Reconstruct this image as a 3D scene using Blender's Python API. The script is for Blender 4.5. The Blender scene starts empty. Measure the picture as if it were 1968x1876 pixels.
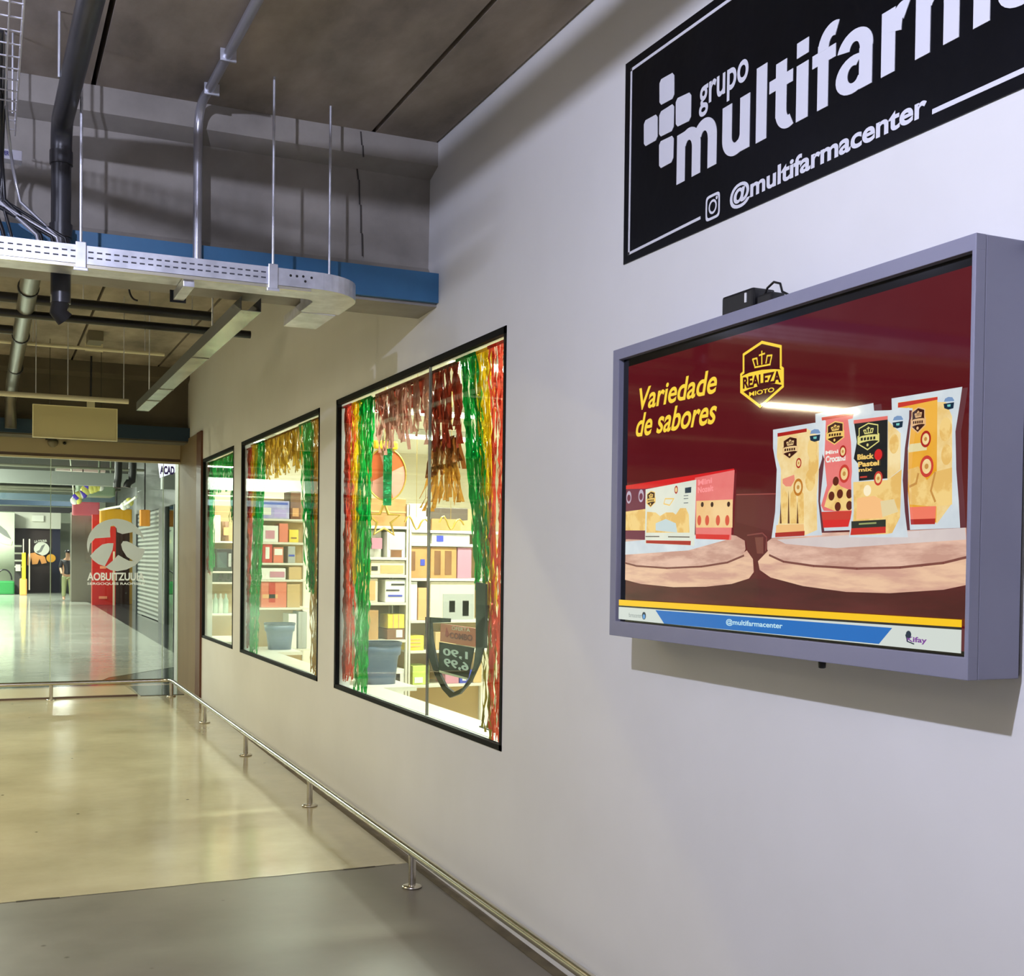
import bpy, math, random
import numpy as np
random.seed(7)
SC = bpy.context.scene
COL = SC.collection
# ------------------------------------------------------------------ camera
FPX, YAW, PITCH, ROLL, PPY = 2253.906, 0.4221856, -0.0202695, 0.0124137, 1125.269
DW, CH = 2.2, 1.56794
_F = np.array([math.sin(YAW)*math.cos(PITCH), math.cos(YAW)*math.cos(PITCH), math.sin(PITCH)])
_R = np.array([math.cos(YAW), -math.sin(YAW), 0.]); _U = np.cross(_R, _F)
_R2 = math.cos(ROLL)*_R + math.sin(ROLL)*_U; _U2 = -math.sin(ROLL)*_R + math.cos(ROLL)*_U
_C = np.array([-DW, 0, CH])
cam = bpy.data.cameras.new('camera'); co = bpy.data.objects.new('camera', cam); COL.objects.link(co)
from mathutils import Matrix, Vector
M = Matrix.Identity(4)
for i in range(3):
    M[i][0] = _R2[i]; M[i][1] = _U2[i]; M[i][2] = -_F[i]; M[i][3] = _C[i]
co.matrix_world = M
cam.sensor_fit = 'HORIZONTAL'; cam.sensor_width = 36; cam.lens = 36*FPX/1968
cam.shift_x = 0; cam.shift_y = (PPY-938)/1968
cam.clip_start = .05; cam.clip_end = 300
SC.camera = co
# measured directions of the photograph turned into points on real planes
def _ray(x, y): return _F + _R2*(x-984)/FPX - _U2*(y-PPY)/FPX
def onx(x, y, X=0.): d = _ray(x, y); return _C + d*(X-_C[0])/d[0]
def ony(x, y, Y): d = _ray(x, y); return _C + d*(Y-_C[1])/d[1]
def onz(x, y, Z): d = _ray(x, y); return _C + d*(Z-_C[2])/d[2]
# ------------------------------------------------------------------ colour management, world
SC.view_settings.view_transform = 'Standard'; SC.view_settings.look = 'None'
SC.view_settings.exposure = 0; SC.view_settings.gamma = 1
W = bpy.data.worlds.new('world'); SC.world = W; W.use_nodes = True
W.node_tree.nodes['Background'].inputs[0].default_value = (1.0, .86, .62, 1)
W.node_tree.nodes['Background'].inputs[1].default_value = .07
# ------------------------------------------------------------------ materials
def lin(c):
    r = []
    for v in c:
        v = v/255.
        r.append(v/12.92 if v <= .04045 else ((v+.055)/1.055)**2.4)
    return tuple(r)+(1,)
_M = {}
def mat(name, c, rough=.6, metal=0., c2=None, scale=4., detail=4., bump=0., spec=.5, stretch=None, emit=0., alpha=1., trans=0., lo=.35, hi=.65, coat=0.):
    if name in _M: return _M[name]
    m = bpy.data.materials.new(name); m.use_nodes = True; nt = m.node_tree; N = nt.nodes; L = nt.links
    b = N['Principled BSDF']
    b.inputs['Base Color'].default_value = lin(c); b.inputs['Roughness'].default_value = rough
    b.inputs['Metallic'].default_value = metal; b.inputs['Specular IOR Level'].default_value = spec
    b.inputs['Coat Weight'].default_value = coat
    if c2 is not None or bump:
        tc = N.new('ShaderNodeTexCoord'); mp = N.new('ShaderNodeMapping'); L.new(tc.outputs['Object'], mp.inputs[0])
        if stretch: mp.inputs['Scale'].default_value = stretch
        ns = N.new('ShaderNodeTexNoise'); ns.inputs['Scale'].default_value = scale; ns.inputs['Detail'].default_value = detail
        ns.inputs['Roughness'].default_value = .6
        L.new(mp.outputs[0], ns.inputs['Vector'])
        if c2 is not None:
            cr = N.new('ShaderNodeValToRGB'); L.new(ns.outputs['Fac'], cr.inputs[0])
            cr.color_ramp.elements[0].position = lo; cr.color_ramp.elements[0].color = lin(c)
            cr.color_ramp.elements[1].position = hi; cr.color_ramp.elements[1].color = lin(c2)
            if emit: L.new(cr.outputs[0], b.inputs['Emission Color'])
            else: L.new(cr.outputs[0], b.inputs['Base Color'])
        if bump:
            bp = N.new('ShaderNodeBump'); bp.inputs['Strength'].default_value = bump; bp.inputs['Distance'].default_value = .02
            L.new(ns.outputs['Fac'], bp.inputs['Height']); L.new(bp.outputs[0], b.inputs['Normal'])
    if emit:
        if c2 is None: b.inputs['Emission Color'].default_value = lin(c)
        b.inputs['Emission Strength'].default_value = emit
        b.inputs['Base Color'].default_value = (0, 0, 0, 1)
    if trans:
        t = N.new('ShaderNodeBsdfTranslucent'); t.inputs[0].default_value = lin(c)
        mx = N.new('ShaderNodeMixShader'); mx.inputs[0].default_value = trans
        o = N['Material Output']; L.new(b.outputs[0], mx.inputs[1]); L.new(t.outputs[0], mx.inputs[2]); L.new(mx.outputs[0], o.inputs[0])
    _M[name] = m; return m
def scr(c, c2=None, k=1.0, **kw):
    """picture on a lit screen"""
    return mat('screen_%d_%d_%d_%s' % (c[0], c[1], c[2], 'n' if c2 else 'p'), c, rough=.045, emit=k, c2=c2, spec=.5, **kw)
def glass(name, tint=(240, 250, 245), op=.06, r=0.0):
    if name in _M: return _M[name]
    m = bpy.data.materials.new(name); m.use_nodes = True; nt = m.node_tree; N = nt.nodes; L = nt.links
    N.remove(N['Principled BSDF'])
    tr = N.new('ShaderNodeBsdfTransparent'); tr.inputs[0].default_value = lin(tint)
    gl = N.new('ShaderNodeBsdfGlossy'); gl.inputs['Roughness'].default_value = r
    lw = N.new('ShaderNodeLayerWeight'); pw = N.new('ShaderNodeMath'); pw.operation = 'POWER'; pw.inputs[1].default_value = 5; L.new(lw.outputs['Facing'], pw.inputs[0])
    lw.inputs[0].default_value = .5
    fr = N.new('ShaderNodeMath'); fr.operation = 'MULTIPLY_ADD'; fr.inputs[1].default_value = .5; fr.inputs[2].default_value = .02; L.new(pw.outputs[0], fr.inputs[0])
    mx = N.new('ShaderNodeMixShader'); L.new(fr.outputs[0], mx.inputs[0]); L.new(tr.outputs[0], mx.inputs[1]); L.new(gl.outputs[0], mx.inputs[2])
    L.new(mx.outputs[0], N['Material Output'].inputs[0]); _M[name] = m; return m
def foil(name, c, c2):
    if name in _M: return _M[name]
    m = mat(name, c, rough=.16, metal=.85, c2=c2, scale=22, detail=3, stretch=(1, 1, .5), bump=.9, trans=.4, lo=.35, hi=.6)
    return m
# ------------------------------------------------------------------ mesh builder
class MB:
    def __init__(s): s.v = []; s.f = []; s.m = []; s.mats = []; s.sm = []
    def mi(s, m):
        if m not in s.mats: s.mats.append(m)
        return s.mats.index(m)
    def add(s, vs, fs, m, smooth=False):
        o = len(s.v); s.v += [tuple(float(a) for a in p) for p in vs]; k = s.mi(m)
        for f in fs: s.f.append([i+o for i in f]); s.m.append(k); s.sm.append(smooth)
        return s
    def box(s, a, b, m, bev=0.):
        x0, x1 = sorted((a[0], b[0])); y0, y1 = sorted((a[1], b[1])); z0, z1 = sorted((a[2], b[2]))
        if bev <= 0:
            vs = [(x0,y0,z0),(x1,y0,z0),(x1,y1,z0),(x0,y1,z0),(x0,y0,z1),(x1,y0,z1),(x1,y1,z1),(x0,y1,z1)]
            return s.add(vs, [(3,2,1,0),(4,5,6,7),(0,1,5,4),(1,2,6,5),(2,3,7,6),(3,0,4,7)], m)
        e = min(bev, (x1-x0)/2.01, (y1-y0)/2.01, (z1-z0)/2.01)
        import bmesh
        bm = bmesh.new(); bmesh.ops.create_cube(bm, size=1)
        for v in bm.verts: v.co = ((x0+x1)/2+v.co.x*(x1-x0), (y0+y1)/2+v.co.y*(y1-y0), (z0+z1)/2+v.co.z*(z1-z0))
        bmesh.ops.bevel(bm, geom=list(bm.edges), offset=e, segments=2, affect='EDGES', profile=.6)
        bm.verts.index_update(); vs = [tuple(v.co) for v in bm.verts]; fs = [[v.index for v in f.verts] for f in bm.faces]; bm.free()
        return s.add(vs, fs, m)
    def tube(s, pts, r, m, n=14, cap=True, rr=None):
        pts = [np.array(p, float) for p in pts]; vs = []; fs = []
        up = None
        for i, p in enumerate(pts):
            t = (pts[min(i+1, len(pts)-1)]-pts[max(i-1, 0)]); t = t/np.linalg.norm(t)
            if up is None:
                up = np.array([0, 0, 1.]) if abs(t[2]) < .9 else np.array([1., 0, 0])
            a = np.cross(t, up); a /= np.linalg.norm(a); b = np.cross(a, t); up = b
            q = rr[i] if rr else r
            for k in range(n):
                w = 2*math.pi*k/n; vs.append(p+a*math.cos(w)*q+b*math.sin(w)*q)
        for i in range(len(pts)-1):
            for k in range(n): fs.append((i*n+k, i*n+(k+1) % n, (i+1)*n+(k+1) % n, (i+1)*n+k))
        s.add(vs, fs, m, True)
        if cap:
            o = len(vs)-n
            s.add(vs[:n], [tuple(range(n))], m); s.add(vs[o:], [tuple(range(n-1, -1, -1))], m)
        return s
    def lathe(s, c, prof, m, n=24, axis=2, smooth=True):
        """prof = [(radius, height)] around c"""
        vs = []; fs = []
        for (r, h) in prof:
            for k in range(n):
                w = 2*math.pi*k/n; p = [r*math.cos(w), r*math.sin(w), h]
                if axis == 0: p = [h, p[0], p[1]]
                if axis == 1: p = [p[0], h, p[1]]
                vs.append((c[0]+p[0], c[1]+p[1], c[2]+p[2]))
        for i in range(len(prof)-1):
            for k in range(n): fs.append((i*n+k, i*n+(k+1) % n, (i+1)*n+(k+1) % n, (i+1)*n+k))
        fs.append(tuple(range(n-1, -1, -1))); fs.append(tuple(range((len(prof)-1)*n, len(prof)*n)))
        return s.add(vs, fs, m, smooth)
    def poly(s, pts, m): return s.add(pts, [tuple(range(len(pts)))], m)
    def prism(s, pts, vec, m):
        n = len(pts); vec = np.array(vec, float); a = [np.array(p, float) for p in pts]; b = [p+vec for p in a]
        fs = [tuple(range(n)), tuple(range(2*n-1, n-1, -1))]+[(i, (i+1) % n, n+(i+1) % n, n+i) for i in range(n)]
        return s.add(a+b, fs, m)
    def build(s, name, parent=None, origin=None, smooth_angle=None):
        me = bpy.data.meshes.new(name)
        v = np.array(s.v)
        if parent is not None: o0 = np.array(ROOT[parent.name])
        elif origin is not None: o0 = np.array(origin, float)
        else: o0 = np.array([(v[:,0].min()+v[:,0].max())/2, (v[:,1].min()+v[:,1].max())/2, v[:,2].min()])
        me.from_pydata([tuple(p-o0) for p in v], [], s.f)
        for m in s.mats: me.materials.append(m)
        me.polygons.foreach_set('material_index', s.m); me.polygons.foreach_set('use_smooth', s.sm); me.update()
        import bmesh
        bm = bmesh.new(); bm.from_mesh(me); bmesh.ops.recalc_face_normals(bm, faces=bm.faces); bm.to_mesh(me); bm.free()
        ob = bpy.data.objects.new(name, me); COL.objects.link(ob)
        if parent is not None: ob.parent = parent
        else: ob.location = tuple(o0)
        ROOT[ob.name] = tuple(o0)
        return ob
ROOT = {}
def tag(o, label, cat, group=None):
    o['label'] = label; o['category'] = cat
    if group: o['group'] = group
    return o
def struct(o): o['kind'] = 'structure'; return o
def thing(name, label, cat, loc, group=None):
    o = bpy.data.objects.new(name, None); COL.objects.link(o); o.location = loc; o.empty_display_size = .1
    ROOT[o.name] = tuple(float(a) for a in loc); tag(o, label, cat, group); return o
_TX = {}
def text_mesh(txt, bold=0., shear=0., space=1.):
    k = (txt, bold, shear, space)
    if k in _TX: return _TX[k]
    cu = bpy.data.curves.new('t', 'FONT'); cu.body = txt; cu.offset = bold; cu.shear = shear; cu.space_character = space; cu.resolution_u = 6
    ob = bpy.data.objects.new('t', cu); COL.objects.link(ob); bpy.context.view_layer.update()
    dg = bpy.context.evaluated_depsgraph_get(); me = bpy.data.meshes.new_from_object(ob.evaluated_get(dg))
    v = np.array([tuple(a.co) for a in me.vertices])[:, :2]; f = [tuple(p.vertices) for p in me.polygons]
    bpy.data.objects.remove(ob); bpy.data.curves.remove(cu); bpy.data.meshes.remove(me)
    _TX[k] = (v, f); return v, f
def text(mb, txt, o, ex, ey, m, bold=0., shear=0., space=1., ymin=None, ymax=None):
    """fits text: o = lower left point, ex = full width vector, ey = full height vector"""
    v, f = text_mesh(txt, bold, shear, space)
    a = v.min(0).copy(); b = v.max(0).copy()
    if ymin is not None: a[1] = ymin
    if ymax is not None: b[1] = ymax
    o = np.array(o, float); ex = np.array(ex, float); ey = np.array(ey, float)
    mb.add([o+ex*(p[0]-a[0])/(b[0]-a[0])+ey*(p[1]-a[1])/(b[1]-a[1]) for p in v], f, m)
# ------------------------------------------------------------------ shared materials
WALLP = mat('painted_wall', (212, 211, 208), .55, c2=(217, 216, 214), scale=1.2, bump=.02)
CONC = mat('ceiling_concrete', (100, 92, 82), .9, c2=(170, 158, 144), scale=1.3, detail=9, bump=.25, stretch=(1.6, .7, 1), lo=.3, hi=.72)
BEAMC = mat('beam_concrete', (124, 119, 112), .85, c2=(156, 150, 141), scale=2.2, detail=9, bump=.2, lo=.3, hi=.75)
BLUE = mat('blue_paint', (40, 92, 130), .45, c2=(46, 102, 142), scale=3)
DKBLUE = mat('dark_blue_paint', (26, 52, 74), .5)
BLACK = mat('black_paint', (14, 14, 16), .4)
STEEL = mat('brushed_steel', (190, 184, 172), .22, metal=1., c2=(205, 200, 190), scale=30, stretch=(1, .05, 1))
GALV = mat('galvanised_steel', (196, 198, 206), .38, metal=.75, c2=(226, 228, 236), scale=9, detail=3)
DARKIN = mat('dark_void', (10, 9, 8), .95)
WHITE = mat('white_plastic', (232, 232, 228), .4)
# ------------------------------------------------------------------ hall lamps, plus fixtures added to light the second bay
def lampdata(kind, name, energy, color, **kw):
    l = bpy.data.lights.new(name, kind); l.energy = energy; l.color = color
    for k, v in kw.items(): setattr(l, k, v)
    return l
COOL = (.71, .745, 1.0); WARM = (1.0, .89, .57); MALL = (1.0, 1.0, .90)
def flood(loc, e, label, color=COOL, r=.07):
    t = thing('pendant_lamp', label, 'lamp', (loc[0], loc[1], 3.8))
    b = MB(); b.tube([(loc[0], loc[1], 3.8), (loc[0], loc[1], loc[2]+.22)], .008, BLACK, 8); b.build('cord', t)
    b = MB(); b.lathe((loc[0], loc[1], loc[2]), [(.02, .22), (.05, .2), (.06, .14)], BLACK); b.build('lamp_holder', t)
    l = lampdata('POINT', 'bulb_light', e, color, shadow_soft_size=r)
    o = bpy.data.objects.new('bulb_light', l); COL.objects.link(o); o.parent = t; o.location = (0, 0, loc[2]-3.8)
def tube_fixture(x0, x1, y, z, e, color, label, group=None, zc=3.8, w=.16, skirt=0.):
    xc = (x0+x1)/2
    t = thing('fluorescent_fixture', label, 'ceiling light', (xc, y, zc), group)
    b = MB(); b.box((x0, y-w/2, z), (x1, y+w/2, z+.06), WHITE, .008); b.build('housing', t)
    if skirt:  # skirt added to keep the lamp out of the screen's reflection
        b = MB()
        for (a, c) in (((x0, y-w/2, z-skirt), (x1, y-w/2+.004, z+.01)), ((x0, y+w/2-.004, z-skirt), (x1, y+w/2, z+.01)), ((x0, y-w/2, z-skirt), (x0+.004, y+w/2, z+.01)), ((x1-.004, y-w/2, z-skirt), (x1, y+w/2, z+.01))): b.box(a, c, BLACK)
        b.build('skirt', t)
    for x in (x0+.1, x1-.1): b = MB(); b.tube([(x, y, z+.06), (x, y, zc)], .004, GALV, 6); b.build('hanger', t)
    l = lampdata('AREA', 'tube_light', e, color, shape='RECTANGLE', size=x1-x0-.06, size_y=.06)
    o = bpy.data.objects.new('tube_light', l); COL.objects.link(o); o.parent = t; o.location = (0, 0, z-.004-zc)
flood((-2.85, 1.55, 3.52), 480, 'bare pendant lamp nearest the camera, left of the big television', r=.03)
flood((-2.75, 5.1, 3.45), 16, 'bare pendant lamp hanging just before the blue-edged beam', r=.1)
for i, (x0, x1, y, z, e, sk) in enumerate(((-5.8, -4.6, 7.1, 3.66, 80, 0), (-5.0, -3.95, 8.05, 2.9, 62, 0), (-3.9, -2.7, 8.3, 3.66, 48, 0), (-5.4, -4.2, 11.4, 3.66, 120, .1), (-4.2, -3.0, 13.2, 3.66, 80, .1))):  # all but the low hung one are added to light the second bay
    tube_fixture(x0, x1, y, z, e, WARM, ['long fluorescent fixture just behind the first concrete beam', 'low hung fluorescent fixture in the middle bay', 'fluorescent fixture close under the ceiling of the second bay', 'shielded fluorescent fixture in the second bay, toward the portal', 'shielded fluorescent fixture nearest the glass portal'][i], skirt=sk)
tube_fixture(-5.2, -4.0, 2.2, 3.3, 18, (1, .9, .72), 'fluorescent fixture in the near bay, far left of camera')
tube_fixture(-2.6, -1.4, -2.6, 3.3, 8, (1, .92, .8), 'fluorescent fixture in the near bay behind the camera')
# ------------------------------------------------------------------ floor
def fz(y): return -.0155*(13.4-y) if y < 13.4 else 0.
def floor_mat(name, ca, cb, cs, rough, xs):
    m = bpy.data.materials.new(name); m.use_nodes = True; nt = m.node_tree; N = nt.nodes; L = nt.links; b = N['Principled BSDF']
    tc = N.new('ShaderNodeTexCoord'); n1 = N.new('ShaderNodeTexNoise'); n1.inputs['Scale'].default_value = .9; n1.inputs['Detail'].default_value = 8; n1.inputs['Roughness'].default_value = .62
    L.new(tc.outputs['Object'], n1.inputs['Vector'])
    cr = N.new('ShaderNodeValToRGB'); L.new(n1.outputs['Fac'], cr.inputs[0])
    cr.color_ramp.elements[0].position = .32; cr.color_ramp.elements[0].color = lin(ca); cr.color_ramp.elements[1].position = .7; cr.color_ramp.elements[1].color = lin(cb)
    # worn strip along the wall
    sx = N.new('ShaderNodeSeparateXYZ'); L.new(tc.outputs['Object'], sx.inputs[0])
    mr = N.new('ShaderNodeMapRange'); mr.inputs[1].default_value = xs-.02; mr.inputs[2].default_value = xs+.02; L.new(sx.outputs[0], mr.inputs[0])
    mx = N.new('ShaderNodeMix'); mx.data_type = 'RGBA'; mx.blend_type = 'MULTIPLY'; L.new(mr.outputs[0], mx.inputs[0]); L.new(cr.outputs[0], mx.inputs[6]); mx.inputs[7].default_value = lin(cs)
    # small pits
    vo = N.new('ShaderNodeTexVoronoi'); vo.inputs['Scale'].default_value = 3.1; L.new(tc.outputs['Object'], vo.inputs['Vector'])
    mp = N.new('ShaderNodeMapRange'); mp.inputs[1].default_value = .02; mp.inputs[2].default_value = .045; L.new(vo.outputs['Distance'], mp.inputs[0])
    m2 = N.new('ShaderNodeMix'); m2.data_type = 'RGBA'; L.new(mp.outputs[0], m2.inputs[0]); m2.inputs[6].default_value = lin((70, 62, 50)); L.new(mx.outputs[2], m2.inputs[7])
    L.new(m2.outputs[2], b.inputs['Base Color'])
    mr2 = N.new('ShaderNodeMapRange'); mr2.inputs[3].default_value = rough*.8; mr2.inputs[4].default_value = rough*1.3; L.new(n1.outputs['Fac'], mr2.inputs[0]); L.new(mr2.outputs[0], b.inputs['Roughness'])
    n2 = N.new('ShaderNodeTexNoise'); n2.inputs['Scale'].default_value = 2.6; n2.inputs['Detail'].default_value = 2; mpp = N.new('ShaderNodeMapping'); mpp.inputs['Scale'].default_value = (1, 1.6, 1); L.new(tc.outputs['Object'], mpp.inputs[0]); L.new(mpp.outputs[0], n2.inputs['Vector'])
    bp = N.new('ShaderNodeBump'); bp.inputs['Strength'].default_value = .12; bp.inputs['Distance'].default_value = .02; L.new(n2.outputs['Fac'], bp.inputs['Height']); L.new(bp.outputs[0], b.inputs['Normal'])
    b.inputs['Specular IOR Level'].default_value = .8
    return m
FNEAR = floor_mat('grey_worn_concrete_floor', (104, 99, 88), (132, 126, 114), (205, 200, 195), .36, -.5)
FFAR = floor_mat('beige_polished_floor', (168, 158, 128), (198, 188, 158), (225, 222, 214), .14, -.42)
FMALL = floor_mat('pale_glossy_mall_floor', (186, 190, 178), (206, 210, 198), (255, 255, 255), .1, 60)
FDARK = mat('dark_mall_tile', (54, 58, 62), .12, c2=(70, 74, 76), scale=2)
b = MB()
YS = [-3, 0, 2, 4, 6.14, 8, 10, 12, 13.4, 15.0]
for y0, y1 in zip(YS, YS[1:]):
    b.add([(-9, y0, fz(y0)), (0.1, y0, fz(y0)), (0.1, y1, fz(y1)), (-9, y1, fz(y1))], [(0, 1, 2, 3)], FNEAR if y1 <= 6.14 else FFAR)
b.add([(-9, -3, -.4), (.1, -3, -.4), (.1, 15, -.3), (-9, 15, -.3)], [(3, 2, 1, 0)], FNEAR)
struct(b.build('floor', origin=(0, 0, 0)))
b = MB()   # chipped joint between the two floor finishes
b2 = MB()
pp = [(-.13, 6.14)]
x = -.13
while x > -8.8: x -= random.uniform(.05, .25); pp.append((x, 6.14+random.uniform(-.006, .006)))
for i in range(len(pp)-1):
    w = .003 if random.random() < .6 else .010
    b.add([(pp[i][0], pp[i][1]-w, fz(6.14)+.0012), (pp[i][0], pp[i][1]+w, fz(6.14)+.0012), (pp[i+1][0], pp[i+1][1]+w, fz(6.14)+.0012), (pp[i+1][0], pp[i+1][1]-w, fz(6.14)+.0012)], [(0, 1, 2, 3)], mat('joint_dirt', (58, 50, 38), .9))
struct(b.build('trim_1', origin=(-4, 6.14, fz(6.14))))
# dark flat band on the floor along the foot of the wall
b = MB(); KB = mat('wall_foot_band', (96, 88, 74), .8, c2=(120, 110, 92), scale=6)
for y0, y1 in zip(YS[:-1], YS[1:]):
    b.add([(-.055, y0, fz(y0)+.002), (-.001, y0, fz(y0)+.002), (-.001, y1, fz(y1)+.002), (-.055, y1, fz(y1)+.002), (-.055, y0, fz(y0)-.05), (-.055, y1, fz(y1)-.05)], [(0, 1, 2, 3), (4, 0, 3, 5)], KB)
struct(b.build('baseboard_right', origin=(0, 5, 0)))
# mall floor behind the portal
b = MB(); b.add([(-14, 15, 0), (4, 15, 0), (4, 60, 0), (-14, 60, 0)], [(0, 1, 2, 3)], FDARK)
b.add([(-14, 15, -.1), (4, 15, -.1), (4, 60, -.1), (-14, 60, -.1)], [(3, 2, 1, 0)], FDARK)
A_, B_, C_ = onz(210, 1302, 0), onz(349, 1264, 0), onz(180, 1163, 0)
b.add([(-14, 15.4, .002), (A_[0]-.2, 15.4, .002), (A_[0], A_[1], .002), (B_[0], B_[1]-1.2, .002), (B_[0], B_[1], .002), (C_[0], C_[1], .002), (C_[0]-.1, 59, .002), (-14, 59, .002)], [tuple(range(8))], FMALL)
struct(b.build('floor', origin=(0, 15, 0)))
# beige threshold slab in front of the glass
b = MB(); SL = mat('beige_slab', (214, 200, 168), .2)
b.prism([(-6, 13.78, 0), (-.63, 13.78, 0), (-.66, 14.75, 0), (-6, 14.75, 0)], (0, 0, .012), SL)
b.box((-6, 13.755, 0), (-.63, 13.778, .02), mat('slab_edge', (96, 74, 60), .4))
struct(b.build('trim_2'))
b = MB(); b.box((-.6, 13.75, 0), (-.12, 14.8, .006), FDARK); struct(b.build('trim_3'))
# ------------------------------------------------------------------ walls
TH = .11
WIN = [(4.992, 7.872), (8.318, 11.152), (11.523, 13.3)]
Z0, Z1 = .682, 2.662
b = MB()
ys = [-3]+[v for w in WIN for v in w]+[15.4]
for i, (y0, y1) in enumerate(zip(ys, ys[1:])):
    if i % 2 == 1:
        b.box((0, y0, -.5), (TH, y1, Z0), WALLP); b.box((0, y0, Z1), (TH, y1, 4.1), WALLP)
    else: b.box((0, y0, -.5), (TH, y1, 4.1), WALLP)
struct(b.build('wall_right', origin=(0, 5, -.5)))
b = MB(); b.box((-9.1, -3, -.4), (-9, 15, 4.1), WALLP); struct(b.build('wall_left'))
b = MB(); b.box((-9.1, -3.1, -.5), (.11, -3, 4.1), WALLP); struct(b.build('wall_back'))
# thin steel frame line of the windows
def window(n, y0, y1, seams, yb):
    b = MB(); t = .034
    FRM = mat('window_frame_black', (6, 6, 7), .7, spec=.2)
    for (a, c) in (((-.004, y0, Z0), (.026, y1, Z0+t*.8)), ((-.004, y0, Z1-t), (.026, y1, Z1)), ((-.004, y0, Z0), (.026, y0+t*.75, Z1)), ((-.004, y1-t, Z0), (.026, y1, Z1))):
        b.box(a, c, FRM)
    w = b.build('window_%d' % n, origin=(0, (y0+y1)/2, Z0)); struct(w)
    cuts = [y0+t*.75]+seams+[y1-t]
    for a, c in zip(cuts, cuts[1:]):
        g = MB(); g.box((.016, a+.003, Z0+t*.8), (.022, c-.003, Z1-t), glass('shop_glass')); g.build('pane', w)
    for s_ in seams:
        g = MB(); g.box((.010, s_-.003, Z0+t), (.026, s_+.003, Z1-t), mat('silicone', (120, 112, 100), .5)); g.build('glass_joint', w)
window(3, *WIN[0], [float(onx(825, 1000, .02)[1])], 0)
window(2, *WIN[1], [], 0)
window(1, *WIN[2], [], 0)
# brown cladding between last window and the portal
b = MB(); BR = mat('brown_laminate', (124, 102, 72), .6, spec=.25, c2=(132, 110, 78), scale=3, stretch=(1, 1, .15))
b.box((-.018, 13.33, 0), (.0, 15.0, 2.975), BR); b.box((-.022, 13.315, 0), (.0, 13.62, 2.98), mat('dark_brown_edge', (92, 50, 22), .5)); struct(b.build('trim_4'))
# ------------------------------------------------------------------ ceiling planks with open joints
b = MB()
for (ya, yb, xs) in ((-3, 5.98, [0, -.36, -1.74, -3.12, -4.5, -5.88, -7.26, -9]), (6.2, 14.3, [0, -.36, -1.31, -2.69, -4.07, -5.45, -6.8, -9])):
    for xa, xb in zip(xs, xs[1:]):
        b.box((xa-.012, ya, 3.8), (xb+.012, yb, 3.92), CONC)
b.box((-9.1, -3, 3.95), (.12, 16, 4.1), DARKIN)
struct(b.build('ceiling', origin=(0, 5, 3.8)))
# ------------------------------------------------------------------ concrete beams with blue steel angle
def beam(y, cm, bm_, n):
    b = MB()
    pr = [(y+.02, 3.80), (y+.02, 3.675), (y+.14, 3.635), (y+.155, 3.16), (y+.10, 3.10), (y+.02, 3.095), (y+.02, 2.925), (y+.31, 2.917), (y+.31, 3.8)]
    b.prism([(0, p[0], p[1]) for p in pr], (-9, 0, 0), cm)
    struct(b.build('beam_%d' % n if False else 'trim_%d' % n))
    b = MB(); b.box((-9, y-.012, 2.942), (-.001, y+.018, 3.098), bm_); b.box((-9, y+.018, 3.085), (-.001, y+.13, 3.098), bm_)
    struct(b.build('trim_%d' % (n+1)))
beam(5.91, BEAMC, BLUE, 5)
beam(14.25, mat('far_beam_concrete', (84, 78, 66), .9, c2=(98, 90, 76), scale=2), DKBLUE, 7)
# cracks and cast marks on the first beam
b = MB(); CK = mat('crack_dark', (60, 56, 52), .9)
cx = float(ony(690, 300, 6.05)[0])
zs = [3.79, 3.72, 3.66, 3.58, 3.45, 3.3, 3.18]
for i in range(len(zs)-1):
    x0 = cx-.035+i*.009+random.uniform(-.006, .006); x1 = cx-.035+(i+1)*.009; yy = 5.926 if zs[i] > 3.66 else 6.046
    b.add([(x0, yy, zs[i]), (x0+.008, yy, zs[i]), (x1+.008, yy, zs[i+1]), (x1, yy, zs[i+1])], [(0, 1, 2, 3)], CK)
struct(b.build('trim_9'))
# ------------------------------------------------------------------ portal: lintel, glass panels, decal
b = MB(); LI = mat('beige_lintel', (186, 172, 138), .5)
b.box((-9, 14.86, 2.775), (-.0, 15.1, 2.965), LI); b.box((-9, 14.9, 2.735), (0, 15.06, 2.775), mat('lintel_rail', (150, 126, 104), .35))
b.box((-9, 14.84, 2.715), (0, 14.9, 2.738), mat('lintel_lip', (216, 206, 168), .35)); struct(b.build('trim_10'))
b = MB(); b.box((-9, 14.9, 2.965), (0, 15.1, 4.0), DARKIN); struct(b.build('wall_portal'))
PG = glass('portal_glass', (244, 250, 246))
EDGE = mat('glass_edge', (206, 226, 206), .2, trans=.3)
sx = [-9]+[-5.2, -3.4, float(ony(98, 1000, 14.95)[0]), float(ony(314, 1000, 14.95)[0]), -.02]
b = MB(); b.box((-.02, 14.93, 0), (-.004, 14.97, 2.72), mat('glass_side_channel', (210, 200, 170), .4)); pc = None
for i, (xa, xb) in enumerate(zip(sx, sx[1:])):
    g = MB(); g.box((xa+.004, 14.945, .01), (xb-.004, 14.955, 2.72), PG)
    d = struct(g.build('door_%d' % (i+1), origin=((xa+xb)/2, 14.95, 0)))
    e = MB(); e.box((xb-.008, 14.94, .01), (xb-.0, 14.96, 2.72), EDGE); e.build('glass_edge', d)
    if i == 3: DOORP = d
struct(b.build('trim_11'))
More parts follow.
